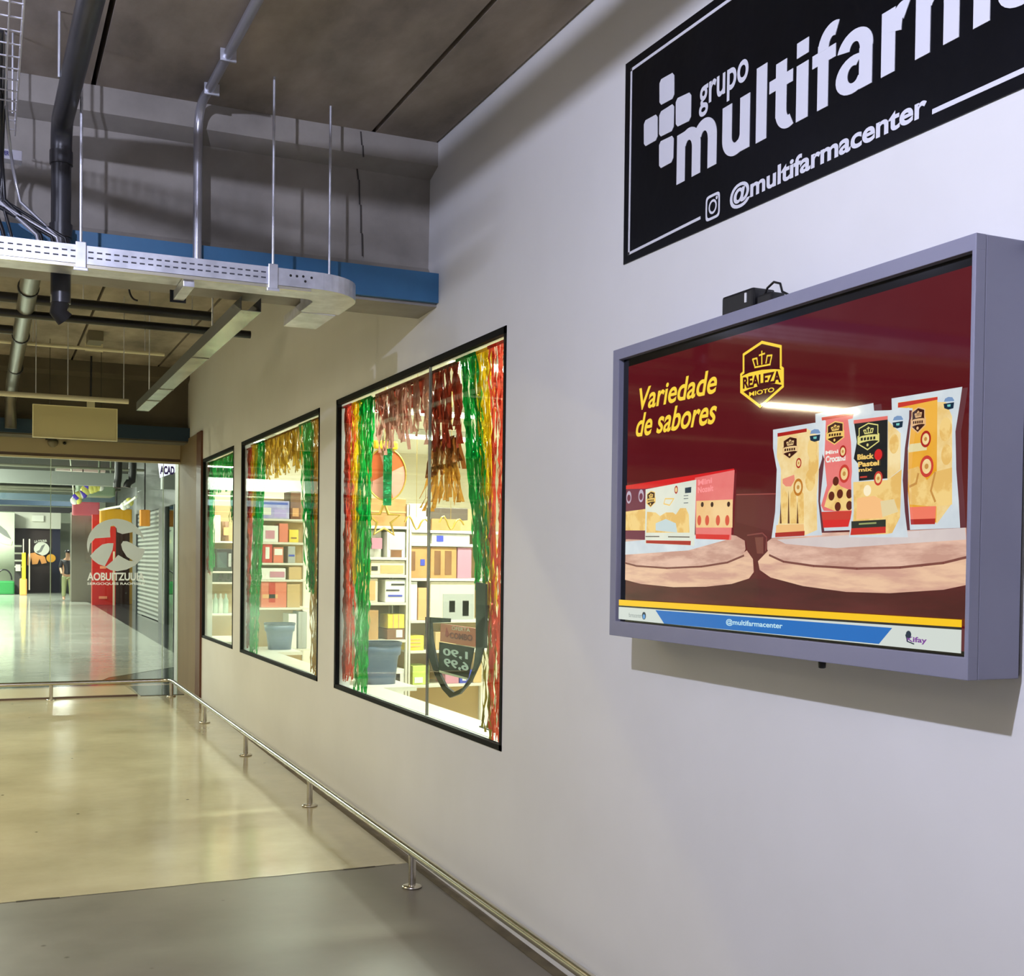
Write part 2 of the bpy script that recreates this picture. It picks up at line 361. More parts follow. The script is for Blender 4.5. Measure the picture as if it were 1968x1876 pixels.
# CAMERA dome on lintel
b = MB(); q = ony(101, 850, 14.86); b.lathe((q[0], 14.80, q[2]-.01), [(.06, .03), (.062, .0), (.05, -.03), (.025, -.05), (.005, -.055)], mat('dome_grey', (120, 112, 92), .3))
b.box((q[0]-.08, 14.76, q[2]+.02), (q[0]+.04, 14.86, q[2]+.035), BLACK)
tag(b.build('security_camera'), 'small dome camera under the blank board on the beige lintel', 'camera')
b = MB(); q = ony(124, 852, 14.86); b.lathe((q[0], 14.845, q[2]), [(.012, .015), (.02, -.0), (.012, -.03)], BLACK, axis=1, n=12); tag(b.build('sensor'), 'tiny round dark sensor right of the dome camera on lintel', 'sensor')
# door decal (white film logo and lettering on the glass)
Yd = 14.94
DEC = mat('white_film', (214, 214, 210), .6, trans=.5)
def Z2(a, c): return (130+a/3.992, 880+c/3.992)
def PD(a, c, off=0): q = ony(*Z2(a, c), Yd-off); return (float(q[0]), Yd-off, float(q[2]))
b = MB()
cx_, cy_, rx_, ry_ = 370, 668, 222, 200
def arc(a0, a1, n=24, k=1.): return [(cx_+rx_*k*math.cos(math.radians(a0+(a1-a0)*i/n)), cy_+ry_*k*math.sin(math.radians(a0+(a1-a0)*i/n))) for i in range(n+1)]
# upper cap, with the figure's head and arms left open
cap = arc(180-18, 350, 30)+[(560, 600), (500, 570), (420, 585), (380, 570), (375, 540), (355, 520), (330, 525), (325, 560), (328, 610), (210, 618), (172, 660), (165, 700)]
b.poly([PD(*p) for p in cap], DEC)
b.poly([PD(*p) for p in [(172, 752), (215, 705), (265, 665), (310, 655), (352, 655), (345, 705), (322, 760), (285, 832), (235, 815), (195, 785)]], DEC)
b.poly([PD(*p) for p in [(388, 745), (345, 790), (290, 838), (330, 862), (380, 870), (450, 858), (520, 825), (570, 770), (592, 710), (592, 698), (545, 690), (490, 655), (455, 640), (425, 640), (410, 665), (420, 705), (455, 760), (515, 795), (470, 790), (430, 770)]], DEC)
text(b, 'AOBUITZUUIA', PD(150, 942), np.array(PD(588, 942))-np.array(PD(150, 942)), np.array(PD(150, 880))-np.array(PD(150, 942)), mat('white_film_text', (246, 246, 242), .6, trans=.5), bold=.03)
text(b, 'SERGOQUES RAOFISIUI', PD(150, 978), np.array(PD(588, 978))-np.array(PD(150, 978)), np.array(PD(150, 956))-np.array(PD(150, 978)), _M['white_film_text'], bold=.02)
tag(b.build('door_decal'), 'round white leaping-figure logo with lettering below, on the glass door', 'decal')
# blank board hung from ceiling
t = thing('hanging_board', 'blank beige rectangular board hung before the far dark beam', 'sign', (-1.35, 13.0, 2.8))
b = MB(); b.box((-1.755, 12.98, 2.79), (-.948, 13.02, 3.113), mat('beige_board', (196, 186, 142), .5)); b.build('panel', t)
b = MB()
for (a, c) in (((-1.765, 12.972, 2.782), (-.938, 13.025, 2.79)), ((-1.765, 12.972, 3.113), (-.938, 13.025, 3.12)), ((-1.765, 12.972, 2.79), (-1.755, 13.025, 3.113)), ((-.948, 12.972, 2.79), (-.938, 13.025, 3.113))): b.box(a, c, mat('board_edge', (226, 218, 178), .5))
b.build('frame', t)
for x in (-1.6, -1.1): b = MB(); b.tube([(x, 13, 3.11), (x, 13, 3.8)], .003, BLACK, 6); b.build('hanger', t)
# ------------------------------------------------------------------ black wall sign
SGB = mat('sign_black_vinyl', (5, 6, 10), .32, c2=(9, 10, 16), scale=3, bump=.15, spec=.25)
SGW = mat('sign_white_vinyl', (208, 208, 214), .5)
def S(a, c, X=-.006): q = onx(1180+a/2.4975, c/2.4975, X); return (X, float(q[1]), float(q[2]))
def yz(y, z, X=-.006): return (X, y, z)
sign = thing('wall_sign', 'large black shop sign with white lettering, high above the television', 'sign', (0, 2.6, 2.685))
YR = 1.45
b = MB(); b.prism([(-.0005, 3.899, 2.695), (-.0005, 3.903, 3.448), (-.0005, YR, 3.40), (-.0005, YR, 2.68)], (-.0035, 0, 0), SGB); b.build('panel', sign)
b = MB()
def sline(p, q, w):
    p = np.array(p); q = np.array(q); d = q-p; n = np.array([-d[1], d[0]])/np.hypot(*d)*w/2
    b.prism([(-.004, *(p+n)), (-.004, *(q+n)), (-.004, *(q-n)), (-.004, *(p-n))], (-.0012, 0, 0), SGW)
sline((3.857, 2.722), (3.857, 3.415), .011); sline((3.862, 2.727), (3.375, 2.735), .010); sline((3.862, 3.41), (YR, 3.365), .011); sline((2.313, 2.726), (YR, 2.718), .013)
b.build('border', sign)
b = MB()
for pts in ([(220, 385), (290, 345), (290, 470), (220, 508)], [(145, 582), (210, 546), (210, 670), (145, 706)], [(219, 540), (290, 495), (287, 625), (218, 660)], [(298, 475), (372, 440), (370, 577), (298, 612)], [(218, 682), (288, 648), (285, 775), (218, 812)]):
    P = np.array([S(*p, X=-.004) for p in pts]); c = P.mean(0); out = []
    for i in range(4):   # rounded corners
        for k in (-1, 1):
            o = P[(i+k) % 4]-P[i]; out.append(P[i]+o/np.linalg.norm(o)*.012)
    b.prism(out, (-.0015, 0, 0), SGW)
b.build('emblem', sign)
b = MB()
LET = [('m', 312, 502), ('u', 530, 660), ('l', 690, 740), ('t', 752, 864), ('i', 882, 938), ('f', 957, 1078), ('a', 1070, 1250), ('r', 1287, 1428), ('m', 1450, 1805), ('a', 1840, 2110), ('c', 2150, 2400)]
zb0, xh, asc = 2.888, .168, .232
XO, SW = -.0045, .052
_gk = [0]
def gq(pts): _gk[0] = (_gk[0]+1) % 60; b.prism([(XO, p[0], p[1]) for p in pts], (-.0012-_gk[0]*.00002, 0, 0), SGW)
def gring(cy0, cz0, ry, rz, wy, wz, a0, a1, n=20):
    """segment of an oval stroke; angles in degrees, 0 = towards the end of the word, 90 = up"""
    for k in range(n):
        A0, A1 = math.radians(a0+(a1-a0)*k/n), math.radians(a0+(a1-a0)*(k+1)/n); q = []
        for (aa, r1, r2) in ((A0, ry, rz), (A1, ry, rz), (A1, ry-wy, rz-wz), (A0, ry-wy, rz-wz)): q.append((cy0-r1*math.cos(aa), cz0+r2*math.sin(aa)))
        gq(q)
def glyph(ch, yl, yr, z0, X):
    """yl/yr = y of left and right edge (y falls along the word)"""
    w = yl-yr; Y = lambda u: yl-u
    st = lambda u, v0, v1, sw=SW: gq([(Y(u), z0+v0), (Y(u+sw), z0+v0), (Y(u+sw), z0+v1), (Y(u), z0+v1)])
    if ch == 'm':
        st(0, 0, X); g_ = (w-SW)/2
        for u in (g_, 2*g_): st(u, 0, X*.62)
        for u in (0, g_): gring(yl-u-SW/2-g_/2, z0+X*.60, g_/2+SW/2, X*.42, SW, X*.24, 0, 150)
    elif ch == 'u': st(0, X*.38, X); st(w-SW, 0, X); gring(yl-w/2, z0+X*.38, w/2, X*.40, SW, X*.24, 180, 350)
    elif ch == 'l': st(0, 0, .232, w)
    elif ch == 'i': st(0, 0, X*.97, w); st(0, X*1.10, .232, w)
    elif ch == 't': st(w*.28, .045, .208, w*.46); st(0, X*.76, X*.98, w); gring(yl-w*.28-w*.56, z0+.06, w*.56, .063, w*.46, .038, 180, 292)
    elif ch == 'f': st(w*.22, 0, .185, w*.42); st(0, X*.76, X*.98, w*.92); gring(yl-w*.22-w*.60, z0+.165, w*.60, .067, w*.42, .040, 68, 180)
    elif ch == 'r': st(0, 0, X); gring(yl-SW*.55-(w-SW*.55)*.62, z0+X*.52, (w-SW*.5)*.64, X*.50, SW*.95, X*.26, 62, 165)
    elif ch == 'a':
        st(w-SW*1.1, .0, X*.66); gring(yl-w*.5, z0+X*.66, w*.48, X*.36, SW, X*.2, -8, 165); gring(yl-w*.47, z0+X*.30, w*.47, X*.31, SW*.95, X*.17, 60, 335)
    elif ch == 'c': gring(yl-w/2, z0+X/2, w/2, X*.52, SW, X*.24, 40, 320)
for ch, a, c in LET:
    ya = float(onx(1180+a/2.4975, 200, 0.)[1]); yb_ = float(onx(1180+c/2.4975, 200, 0.)[1]); base = zb0-(3.5-ya)*.007
    glyph(ch, ya, yb_, base, .170)
text(b, 'grupo', (-.0045, 3.394, 3.072), (0, 3.113-3.394, 0), (0, 0, .103), SGW, bold=.018)
text(b, '@multifarmacenter', (-.0045, 3.204, 2.708), (0, 2.333-3.204, 0), (0, 0, .080), SGW, bold=.03)
b.build('lettering', sign)
b = MB()   # small camera pictogram
ya, yb_, za, zb_ = 3.344, 3.259, 2.708, 2.797
def ring(cy_, cz, r1, r2, n, m, sq=0):
    o = []; i_ = []
    for k in range(n+1):
        w = 2*math.pi*k/n; ca, sa = math.cos(w), math.sin(w)
        if sq: e = .35; fx = math.copysign(abs(ca)**e, ca); fy = math.copysign(abs(sa)**e, sa)
        else: fx, fy = ca, sa
        o.append((-.0052, cy_+r1*fx, cz+r1*fy)); i_.append((-.0052, cy_+r2*fx, cz+r2*fy))
    b.add(o+i_, [(k, k+1, n+2+k, n+1+k) for k in range(n)], m)
ring((ya+yb_)/2, (za+zb_)/2, .042, .033, 32, SGW, 1); ring((ya+yb_)/2, (za+zb_)/2, .024, .016, 24, SGW); ring((ya+yb_)/2-.023, (za+zb_)/2+.024, .006, .0, 12, SGW)
b.build('pictogram', sign)
# ------------------------------------------------------------------ television in a grey metal cabinet
TVX = -.17
TVG = mat('grey_metal_cabinet', (124, 124, 142), .5, metal=.1, c2=(130, 130, 147), scale=2)
TVS = TVG
Y0, Y1, ZB, ZT = 1.995, 3.668, 1.311, 2.321
oy0, oy1, oz0, oz1 = 2.003+.0, 3.626, 1.363, 2.283
oy0 = float(onx(1868, 495, TVX)[1])
tv = thing('television', 'large wall-mounted advertising screen in a deep grey metal cabinet', 'television', (-.085, 2.83, ZB))
b = MB()
b.box((TVX, Y0, oz1), (TVX+.03, Y1, ZT), TVG, .002); b.box((TVX, Y0, ZB), (TVX+.03, Y1, oz0), TVG, .002)
b.box((TVX, Y0, oz0-.002), (TVX+.03, oy0, oz1+.002), TVG, .002); b.box((TVX, oy1, oz0-.002), (TVX+.03, Y1, oz1+.002), TVG, .002)
b.build('front_frame', tv)
b = MB(); b.box((TVX+.03, Y0, ZB+.0), (-.012, Y1, ZT), TVS, .003); b.build('cabinet', tv)
b = MB(); b.box((-.014, Y0+.01, ZB+.006), (-.0005, Y1-.02, ZT-.02), BLACK); b.build('back_plate', tv)
SX = TVX+.02
b = MB(); b.box((SX+.0005, oy0-.003, oz0-.003), (SX+.02, oy1+.003, oz1+.003), mat('screen_bezel_black', (8, 8, 10), .12)); b.build('bezel', tv)
b = MB()
lay = [0]
def T8(a, c): return (1150+a/2.406, 900+c/2.406)
def T7(a, c): return (1150+a/2.406, 420+c/2.406)
def T6(a, c): return (1180+a/3.608, 640+c/3.608)
def T5(a, c): return (1470+a/4.92, 720+c/4.92)
CLY0, CLY1, CLZ0, CLZ1 = oy0+.002, 3.590, 1.372, 2.256
def A(p, T=None):
    q = T(*p) if T else p; r = onx(q[0], q[1], SX)
    return (SX-.0004-lay[0]*.00012, min(max(float(r[1]), CLY0), CLY1), min(max(float(r[2]), CLZ0), CLZ1))
def ap(pts, m, T=None): lay[0] += 1; b.poly([A(p, T) for p in pts], m)
def aline(pts, w, m, T=None, closed=False):
    lay[0] += 1
    P = [np.array(A(p, T)) for p in pts]
    if closed: P.append(P[0])
    for p, q in zip(P, P[1:]):
        d = q-p; L = np.linalg.norm(d)
        if L < 1e-6: continue
        d /= L; n = np.array([0, -d[2], d[1]])*w/2; e = d*w*.3
        b.poly([p+n-e, q+n+e, q-n+e, p-n-e], m)
def circ(c, r, m, T=None, k=20, rx=1.):
    lay[0] += 1; c = np.array(A(c, T)); b.poly([(c[0], min(max(c[1]+r*rx*math.cos(2*math.pi*i/k), CLY0), CLY1), c[2]+r*math.sin(2*math.pi*i/k)) for i in range(k)], m)
def at_(txt, pl, pr, pt, m, T, bold=.0, shear=0., **kw):
    lay[0] += 1; o = np.array(A(pl, T)); e = np.array(A(pr, T)); tt = np.array(A(pt, T)); text(b, txt, o, (0, e[1]-o[1], 0), (0, 0, tt[2]-o[2]), m, bold=bold, shear=shear, **kw)
RED = scr((86, 18, 26), (94, 24, 30), scale=1.5); RED2 = scr((66, 12, 20), (88, 24, 30), scale=5, stretch=(1, .5, 3)); SILV = scr((198, 208, 216), (218, 226, 230), scale=7)
YEL = scr((250, 214, 70)); GOLD = scr((240, 200, 110)); DKB = scr((58, 22, 20)); CRM = scr((232, 196, 124), (244, 222, 168), scale=14); PINK = scr((226, 110, 108), (232, 124, 120), scale=8)
BLK = scr((26, 28, 34)); ORG = scr((226, 158, 38), (238, 178, 70), scale=6); BRED = scr((170, 34, 30)); BR2 = scr((200, 60, 50)); NAVY = scr((22, 44, 66)); WHT = scr((236, 236, 226)); BIS = scr((240, 206, 132), (228, 184, 104), scale=18, lo=.45, hi=.55); BSH = scr((196, 142, 72))
WD1 = scr((196, 150, 134), (226, 186, 166), scale=9, stretch=(1, .6, 3), lo=.4, hi=.6); WD2 = scr((206, 158, 140), (232, 192, 160), scale=8, stretch=(1, .5, 3.5), lo=.4, hi=.6); WDS = scr((120, 66, 60)); MAU = scr((108, 30, 62)); BLU = scr((10, 104, 186)); BNR = scr((206, 214, 208)); YB = scr((246, 196, 20)); CRL = scr((238, 120, 96)); REDB = scr((214, 36, 40)); LPINK = scr((250, 150, 150))
ap([(1200.7, 707), (1868, 505), (1860, 1253), (1191, 1193)], RED)
# table surface and dim cupboard behind
ap([(110, 490), (1705, 545), (1705, 700), (100, 610)], RED2, T8)
ap([(640, 122), (840, 120), (830, 300), (640, 250)], scr((98, 32, 36)), T8); aline([(640, 122), (840, 118)], .003, scr((160, 76, 72)), T8)
aline([(690, 310), (760, 300), (780, 320), (775, 380)], .004, scr((132, 64, 62)), T8); ap([(725, 320), (765, 318), (765, 395), (735, 395)], scr((120, 62, 54)), T8)
# headline
at_('Variedade', (172, 540), (716, 540), (172, 395), YEL, T6, bold=.006, shear=.22) if False else None
def slant_text(txt, bl, br, tl, m, T, **kw):
    lay[0] += 1; o = np.array(A(bl, T)); e = np.array(A(br, T)); t_ = np.array(A(tl, T)); text(b, txt, o, e-o, t_-o, m, **kw)
slant_text('Variedade', (178, 538), (716, 415), (178, 386), YEL, T6, bold=.018, shear=.25)
slant_text('de sabores', (152, 725), (710, 628), (160, 562), YEL, T6, bold=.018, shear=.25)
# shield emblem
def shield(x, y, w, h, dark, line, T, txt=None):
    """x,y = top-left zoom coords, w,h in zoom px; slanted with the picture's perspective"""
    def p(u, v): return (x+u*w, y+v*h-.13*w*u*(.9-.2*v))
    hull = [p(.06, .16), p(.5, 0), p(.95, .1), p(.95, .42), p(1, .45), p(1, .72), p(.46, 1), p(0, .74), p(0, .47), p(.06, .44)]
    ap(hull, dark, T); aline(hull, .0085 if txt else .003, line, T, True)
    ap([p(0, .5), p(.2, .455), p(.5, .43), p(.8, .44), p(1, .46), p(1, .70), p(.8, .665), p(.5, .67), p(.2, .71), p(0, .76)], line, T)
    cw = .005 if txt else .0028
    for q in ([p(.33, .38), p(.7, .36)], [p(.33, .36), p(.28, .25), p(.38, .24), p(.4, .34)], [p(.5, .34), p(.5, .14)], [p(.7, .34), p(.74, .22), p(.63, .22), p(.6, .33)], [p(.44, .2), p(.57, .18)]): aline(q, cw, line, T)
    if txt:
        slant_text(txt, p(.05, .70), p(.96, .655), p(.05, .52), dark, T, bold=.045); slant_text('MIOTO', p(.2, .83), p(.8, .79), p(.2, .76), line, T, bold=.02)
    else:
        for u in (.15, .3, .45, .6, .75): ap([p(u, .64), p(u, .53), p(u+.1, .52), p(u+.1, .63)], dark, T)
        circ(p(.48, .82), .004, line, T, 8)
shield(884, 82, 290, 440, scr((70, 14, 24)), YEL, T6, 'REALEZA')
# wooden discs
def disc(pts_top, pts_side, T): pass
ap([(100, 440), (300, 455), (500, 440), (640, 415), (690, 380), (718, 420), (722, 480), (700, 510), (620, 535), (500, 548), (350, 550), (200, 535), (100, 515)], WD2, T8)
ap([(100, 330), (560, 300), (640, 312), (680, 335), (684, 375), (672, 400), (600, 432), (480, 450), (320, 458), (180, 448), (100, 434)], WD1, T8)
aline([(100, 438), (180, 452), (320, 462), (480, 455), (600, 436), (676, 404)], .006, WDS, T8)
ap([(742, 430), (790, 380), (900, 440), (1200, 470), (1500, 455), (1706, 410), (1706, 540), (1600, 562), (1350, 578), (1150, 572), (950, 545), (800, 505), (750, 470)], WD2, T8)
ap([(785, 340), (830, 305), (1000, 300), (1500, 285), (1706, 275), (1706, 408), (1600, 432), (1400, 455), (1200, 460), (1000, 448), (860, 428), (795, 400), (785, 375)], WD1, T8)
aline([(795, 402), (860, 432), (1000, 452), (1200, 464), (1400, 459), (1600, 438), (1706, 412)], .006, WDS, T8)
ap([(100, 340), (480, 310), (600, 330), (420, 380), (100, 400)], SILV, T8); ap([(830, 330), (1700, 275), (1706, 330), (1400, 350), (1100, 370), (870, 350)], scr((204, 190, 190), (216, 204, 200), scale=5), T8)
# boxes on the left disc
ap([(75, 1065), (380, 1015), (380, 1440), (75, 1430)], MAU, T6); ap([(75, 1240), (230, 1220), (230, 1370), (75, 1370)], BIS, T6)
for (x, y) in ((110, 1140), (195, 1130)): circ((x, y), .022, scr((186, 170, 190)), T6, rx=.8); circ((x, y+5), .012, MAU, T6)
ap([(75, 1060), (560, 985), (840, 940), (845, 970), (560, 1030), (230, 1080), (75, 1085)], REDB, T6)
ap([(570, 1005), (845, 950), (820, 1435), (575, 1425)], PINK, T6); ap([(580, 1165), (832, 1155), (830, 1350), (578, 1350)], scr((236, 190, 130), (242, 206, 150), scale=10), T6)
for x in (600, 655, 730, 795): circ((x, 1300), .016, scr((214, 84, 60)), T6, rx=.7)
for x, y in ((622, 1190), (690, 1190), (805, 1188)): circ((x, y), .008, DKB, T6)
slant_text('Mini', (592, 1060), (690, 1040), (592, 1020), LPINK, T6, bold=.03); slant_text('Nozelt', (592, 1112), (700, 1096), (592, 1070), LPINK, T6, bold=.03)
ap([(578, 1395), (812, 1400), (808, 1435), (578, 1428)], REDB, T6)
ap([(230, 1085), (582, 1018), (568, 1475), (225, 1460)], scr((214, 220, 206), (226, 228, 212), scale=6), T6)
ap([(235, 1385), (240, 1240), (300, 1245), (330, 1270), (370, 1245), (420, 1245), (440, 1260), (470, 1215), (510, 1215), (530, 1260), (535, 1385)], BIS, T6)
ap([(300, 1370), (300, 1320), (370, 1290), (440, 1320), (450, 1385)], scr((196, 212, 214)), T6); ap([(233, 1438), (545, 1442), (543, 1472), (233, 1458)], BRED, T6)
shield(238, 1102, 60, 108, DKB, GOLD, T6); aline([(360, 1185), (370, 1150), (430, 1150), (400, 1195), (360, 1185)], .004, GOLD, T6); circ((446, 1088), .013, BRED, T6, rx=.8); circ((446, 1088), .008, CRM, T6, rx=.8)
ap([(508, 1075), (552, 1068), (550, 1108), (508, 1112)], NAVY, T6)
for y in (1130, 1150, 1180): aline([(500, y), (530, y-2)], .002, NAVY, T6)
aline([(235, 1412), (330, 1412)], .003, DKB, T6); aline([(392, 1414), (540, 1416)], .003, DKB, T6)
# snack bags on the right disc
def seal(x, y, r=.014): ap([(x-42, y+10), (x-30, y-20), (x, y-35), (x+38, y-32), (x+55, y-5), (x+52, y+5)], scr((120, 150, 190)), T5); ap([(x-45, y+30), (x+55, y+15), (x+48, y+72), (x, y+85), (x-38, y+72)], NAVY, T5); ap([(x-10, y+38), (x+22, y+34), (x+20, y+56), (x-8, y+58)], scr((120, 200, 190)), T5)
def ringd(x, y, r, m=None): circ((x, y), r, m or BRED, T5, rx=.85); circ((x, y), r*.68, CRM, T5, rx=.85); circ((x, y), r*.25, BSH, T5)
# rear orange bag
ap([(1225, 228), (1895, 118), (1875, 260), (1830, 540), (1838, 900), (1862, 1200), (1875, 1450), (1400, 1470), (1380, 1200), (1380, 700), (1420, 340), (1228, 340)], SILV, T5)
ap([(1285, 268), (1660, 212), (1660, 700), (1655, 900), (1650, 1400), (1410, 1415), (1380, 1100), (1385, 740), (1425, 320), (1285, 315)], ORG, T5)
ap([(1660, 262), (1740, 262), (1800, 400), (1800, 800), (1790, 1230), (1650, 1420)], CRM, T5)
ap([(1290, 270), (1662, 214), (1662, 240), (1286, 316)], BR2, T5)
ap([(1380, 900), (1480, 870), (1560, 1000), (1640, 920), (1800, 880), (1800, 1230), (1640, 1250), (1400, 1230)], BIS, T5); ap([(1400, 660), (1560, 640), (1560, 715), (1380, 740)], scr((226, 212, 160)), T5)
aline([(1400, 1060), (1460, 1030), (1480, 940)], .006, BSH, T5); aline([(1640, 930), (1600, 1100), (1640, 1200)], .006, BSH, T5)
for (x, y, r) in ((1740, 520, .028), (1750, 760, .024)): circ((x, y), r, BIS, T5, rx=.7)
ap([(1400, 1255), (1650, 1245), (1645, 1365), (1408, 1370)], CRL, T5); ap([(1408, 1370), (1645, 1362), (1640, 1415), (1412, 1420)], BRED, T5)
shield(1415, 322, 135, 236, DKB, scr((226, 180, 130)), T5); ringd(1558, 612, .02); ringd(1568, 870, .026, BR2); seal(1775, 250)
# rear pink bag
ap([(515, 375), (1065, 272), (1072, 345), (1225, 340), (1230, 420), (900, 430), (880, 700), (880, 1470), (600, 1480), (560, 1200), (600, 800), (520, 600)], SILV, T5)
ap([(575, 408), (880, 362), (850, 520), (862, 900), (870, 1100), (860, 1300), (595, 1290), (570, 1240), (625, 1050), (600, 800), (615, 440)], PINK, T5)
ap([(575, 408), (880, 362), (880, 384), (578, 438)], BR2, T5)
ap([(640, 1110), (700, 1010), (760, 1060), (830, 1090), (872, 1130), (868, 1285), (700, 1290), (600, 1250)], BIS, T5)
for (x, y) in ((710, 1010), (750, 1130), (670, 1150), (730, 1250), (840, 1130), (840, 1240)): circ((x, y), .012, scr((92, 32, 20)), T5)
ap([(575, 1300), (865, 1290), (850, 1375), (585, 1378)], BR2, T5); ap([(585, 1378), (848, 1372), (832, 1440), (595, 1450)], REDB, T5)
shield(625, 458, 165, 210, DKB, GOLD, T5); slant_text('Mini', (620, 760), (740, 745), (620, 725), WHT, T5, bold=.03); slant_text('Crocanti', (622, 838), (810, 815), (622, 775), WHT, T5, bold=.04); ringd(785, 730, .016); ringd(800, 940, .024, BR2)
# front-left beige bag
ap([(125, 525), (510, 460), (600, 455), (605, 600), (590, 800), (560, 900), (555, 1200), (590, 1520), (110, 1545), (145, 1300), (160, 900), (125, 700)], SILV, T5)
ap([(170, 570), (442, 512), (560, 580), (560, 900), (540, 1150), (545, 1470), (430, 1520), (150, 1535), (195, 1300), (200, 900), (160, 780)], CRM, T5)
ap([(168, 558), (445, 512), (445, 545), (168, 592)], BRED, T5)
for (x, y) in ((500, 700), (510, 850), (480, 1000)): circ((x, y), .03, BIS, T5, rx=.7)
for x in (235, 320, 390):
    ap([(x-30, 1410), (x-25, 1130), (x, 1090), (x+28, 1130), (x+30, 1410)], BIS, T5)
for x in (275, 360, 200): ap([(x-8, 1410), (x, 1090 if x == 275 else 1200), (x+10, 1410)], scr((92, 48, 26)), T5)
ap([(220, 990), (330, 950), (335, 1000), (300, 1060), (250, 1060), (220, 1030)], scr((232, 140, 120)), T5)
ap([(160, 1425), (420, 1415), (425, 1480), (155, 1500)], scr((238, 188, 124)), T5); ap([(150, 1498), (430, 1480), (428, 1525), (150, 1540)], BRED, T5)
shield(220, 598, 145, 208, DKB, scr((232, 196, 140)), T5); ringd(378, 840, .014); ringd(374, 1068, .024, scr((190, 120, 40))); seal(530, 555)
# front black bag
ap([(850, 430), (1225, 345), (1432, 318), (1430, 420), (1390, 700), (1370, 1000), (1390, 1300), (1420, 1540), (860, 1540), (885, 1300), (880, 1000), (900, 800)], SILV, T5)
ap([(900, 1020), (1225, 1000), (1360, 900), (1345, 1350), (1270, 1500), (1215, 1510), (885, 1520), (905, 1300)], BIS, T5)
ap([(1230, 440), (1350, 560), (1350, 900), (1225, 1000)], CRM, T5)
ap([(905, 440), (1228, 400), (1225, 985), (955, 1010), (950, 850), (905, 800), (935, 640)], BLK, T5)
ap([(905, 436), (1228, 396), (1228, 430), (905, 470)], scr((226, 112, 104)), T5)
ap([(940, 1170), (1100, 1150), (1200, 1200), (1180, 1360), (930, 1370)], scr((246, 190, 130)), T5); circ((1035, 1100), .014, scr((250, 236, 200)), T5); ap([(1160, 1200), (1290, 1180), (1330, 1300), (1180, 1350)], scr((226, 208, 160)), T5); circ((1290, 660), .024, BIS, T5, rx=.7)
ap([(885, 1390), (1212, 1372), (1212, 1440), (885, 1456)], scr((36, 44, 40)), T5); ap([(885, 1456), (1212, 1440), (1212, 1500), (875, 1520)], scr((196, 40, 36)), T5); aline([(960, 1415), (1120, 1405)], .004, scr((150, 160, 100)), T5)
shield(948, 478, 200, 245, scr((34, 36, 34)), scr((222, 214, 130)), T5); slant_text('Black', (948, 812), (1105, 798), (948, 760), GOLD, T5, bold=.04); slant_text('Pastel', (955, 880), (1155, 862), (955, 830), GOLD, T5, bold=.04); slant_text('mix', (960, 925), (1090, 915), (960, 890), GOLD, T5, bold=.03)
circ((1148, 762), .014, REDB, T5); ringd(1148, 985, .018, BR2); seal(1330, 430); aline([(980, 975), (1040, 970)], .004, BR2, T5)
# yellow line and the strip below
ap([(90, 605), (1760, 703), (1760, 738), (90, 631)], YB, T8)
ap([(90, 631), (1760, 739), (1760, 750), (90, 639)], BLK, T8)
ap([(90, 638), (1760, 750), (1760, 862), (90, 712)], BNR, T8)
ap([(296, 656), (1398, 738), (1336, 812), (336, 720)], BLU, T8)
at_('@multifarmacenter', (625, 724), (888, 744), (625, 697), scr((190, 226, 236)), T8, bold=.02) if False else slant_text('@multifarmacenter', (625, 727), (888, 748), (625, 696), scr((190, 226, 236)), T8, bold=.02)
slant_text('farmacenter', (172, 688), (232, 692), (172, 668), scr((130, 140, 140)), T8); circ((243, 682), .013, NAVY, T8); circ((243, 686), .008, scr((90, 150, 210)), T8)
slant_text('Kifay', (1465, 808), (1560, 816), (1465, 776), scr((120, 60, 150)), T8, bold=.03); circ((1475, 768), .009, NAVY, T8); aline([(1462, 770), (1470, 800), (1500, 812)], .003, NAVY, T8)
b.build('screen', tv)
# little black knob under the cabinet
b = MB(); q = onx(1580, 1272, TVX+.04); b.lathe((TVX+.04, q[1], ZB), [(.008, 0), (.011, -.006), (.010, -.02), (.006, -.022)], BLACK, 14); b.build('knob', tv)
# vertical air slots marks at left of the glass bezel
# ------------------------------------------------------------------ small black box with cable on top of the cabinet
t = thing('media_box', 'small black box with a cable loop lying on top of the television cabinet', 'device', (-.1, 3.02, ZT))
yA, yB = float(onx(1392, 600, TVX+.03)[1]), float(onx(1452, 580, TVX+.03)[1])
b = MB(); b.box((TVX+.02, yB, ZT), (TVX+.10, yA, ZT+.062), BLACK, .008); b.build('case', t)
b = MB(); b.box((TVX+.016, yB+.03, ZT+.022), (TVX+.021, yB+.036, ZT+.05), WHITE); b.build('status_light', t)
b = MB(); b.box((TVX+.03, yB-.075, ZT), (TVX+.08, yB-.005, ZT+.035), BLACK, .006); b.build('plug', t)
b = MB(); pts = [(TVX+.05, yB-.01, ZT+.03), (TVX+.05, yB-.03, ZT+.055), (TVX+.05, yB-.06, ZT+.066), (TVX+.05, yB-.09, ZT+.055), (TVX+.05, yB-.10, ZT+.03), (TVX+.05, yB-.14, ZT+.01)]
b.tube(pts, .0035, BLACK, 8); b.build('cable', t)
b = MB(); pts = [(-.02, 1.99, ZT-.01), (-.02, 1.93, ZT+.01), (-.01, 1.8, ZT+.015), (-.008, 1.5, ZT)]; b.tube(pts, .006, GALV, 8)
tag(b.build('conduit'), 'thin grey cable leaving the top right corner of the television cabinet', 'cable')
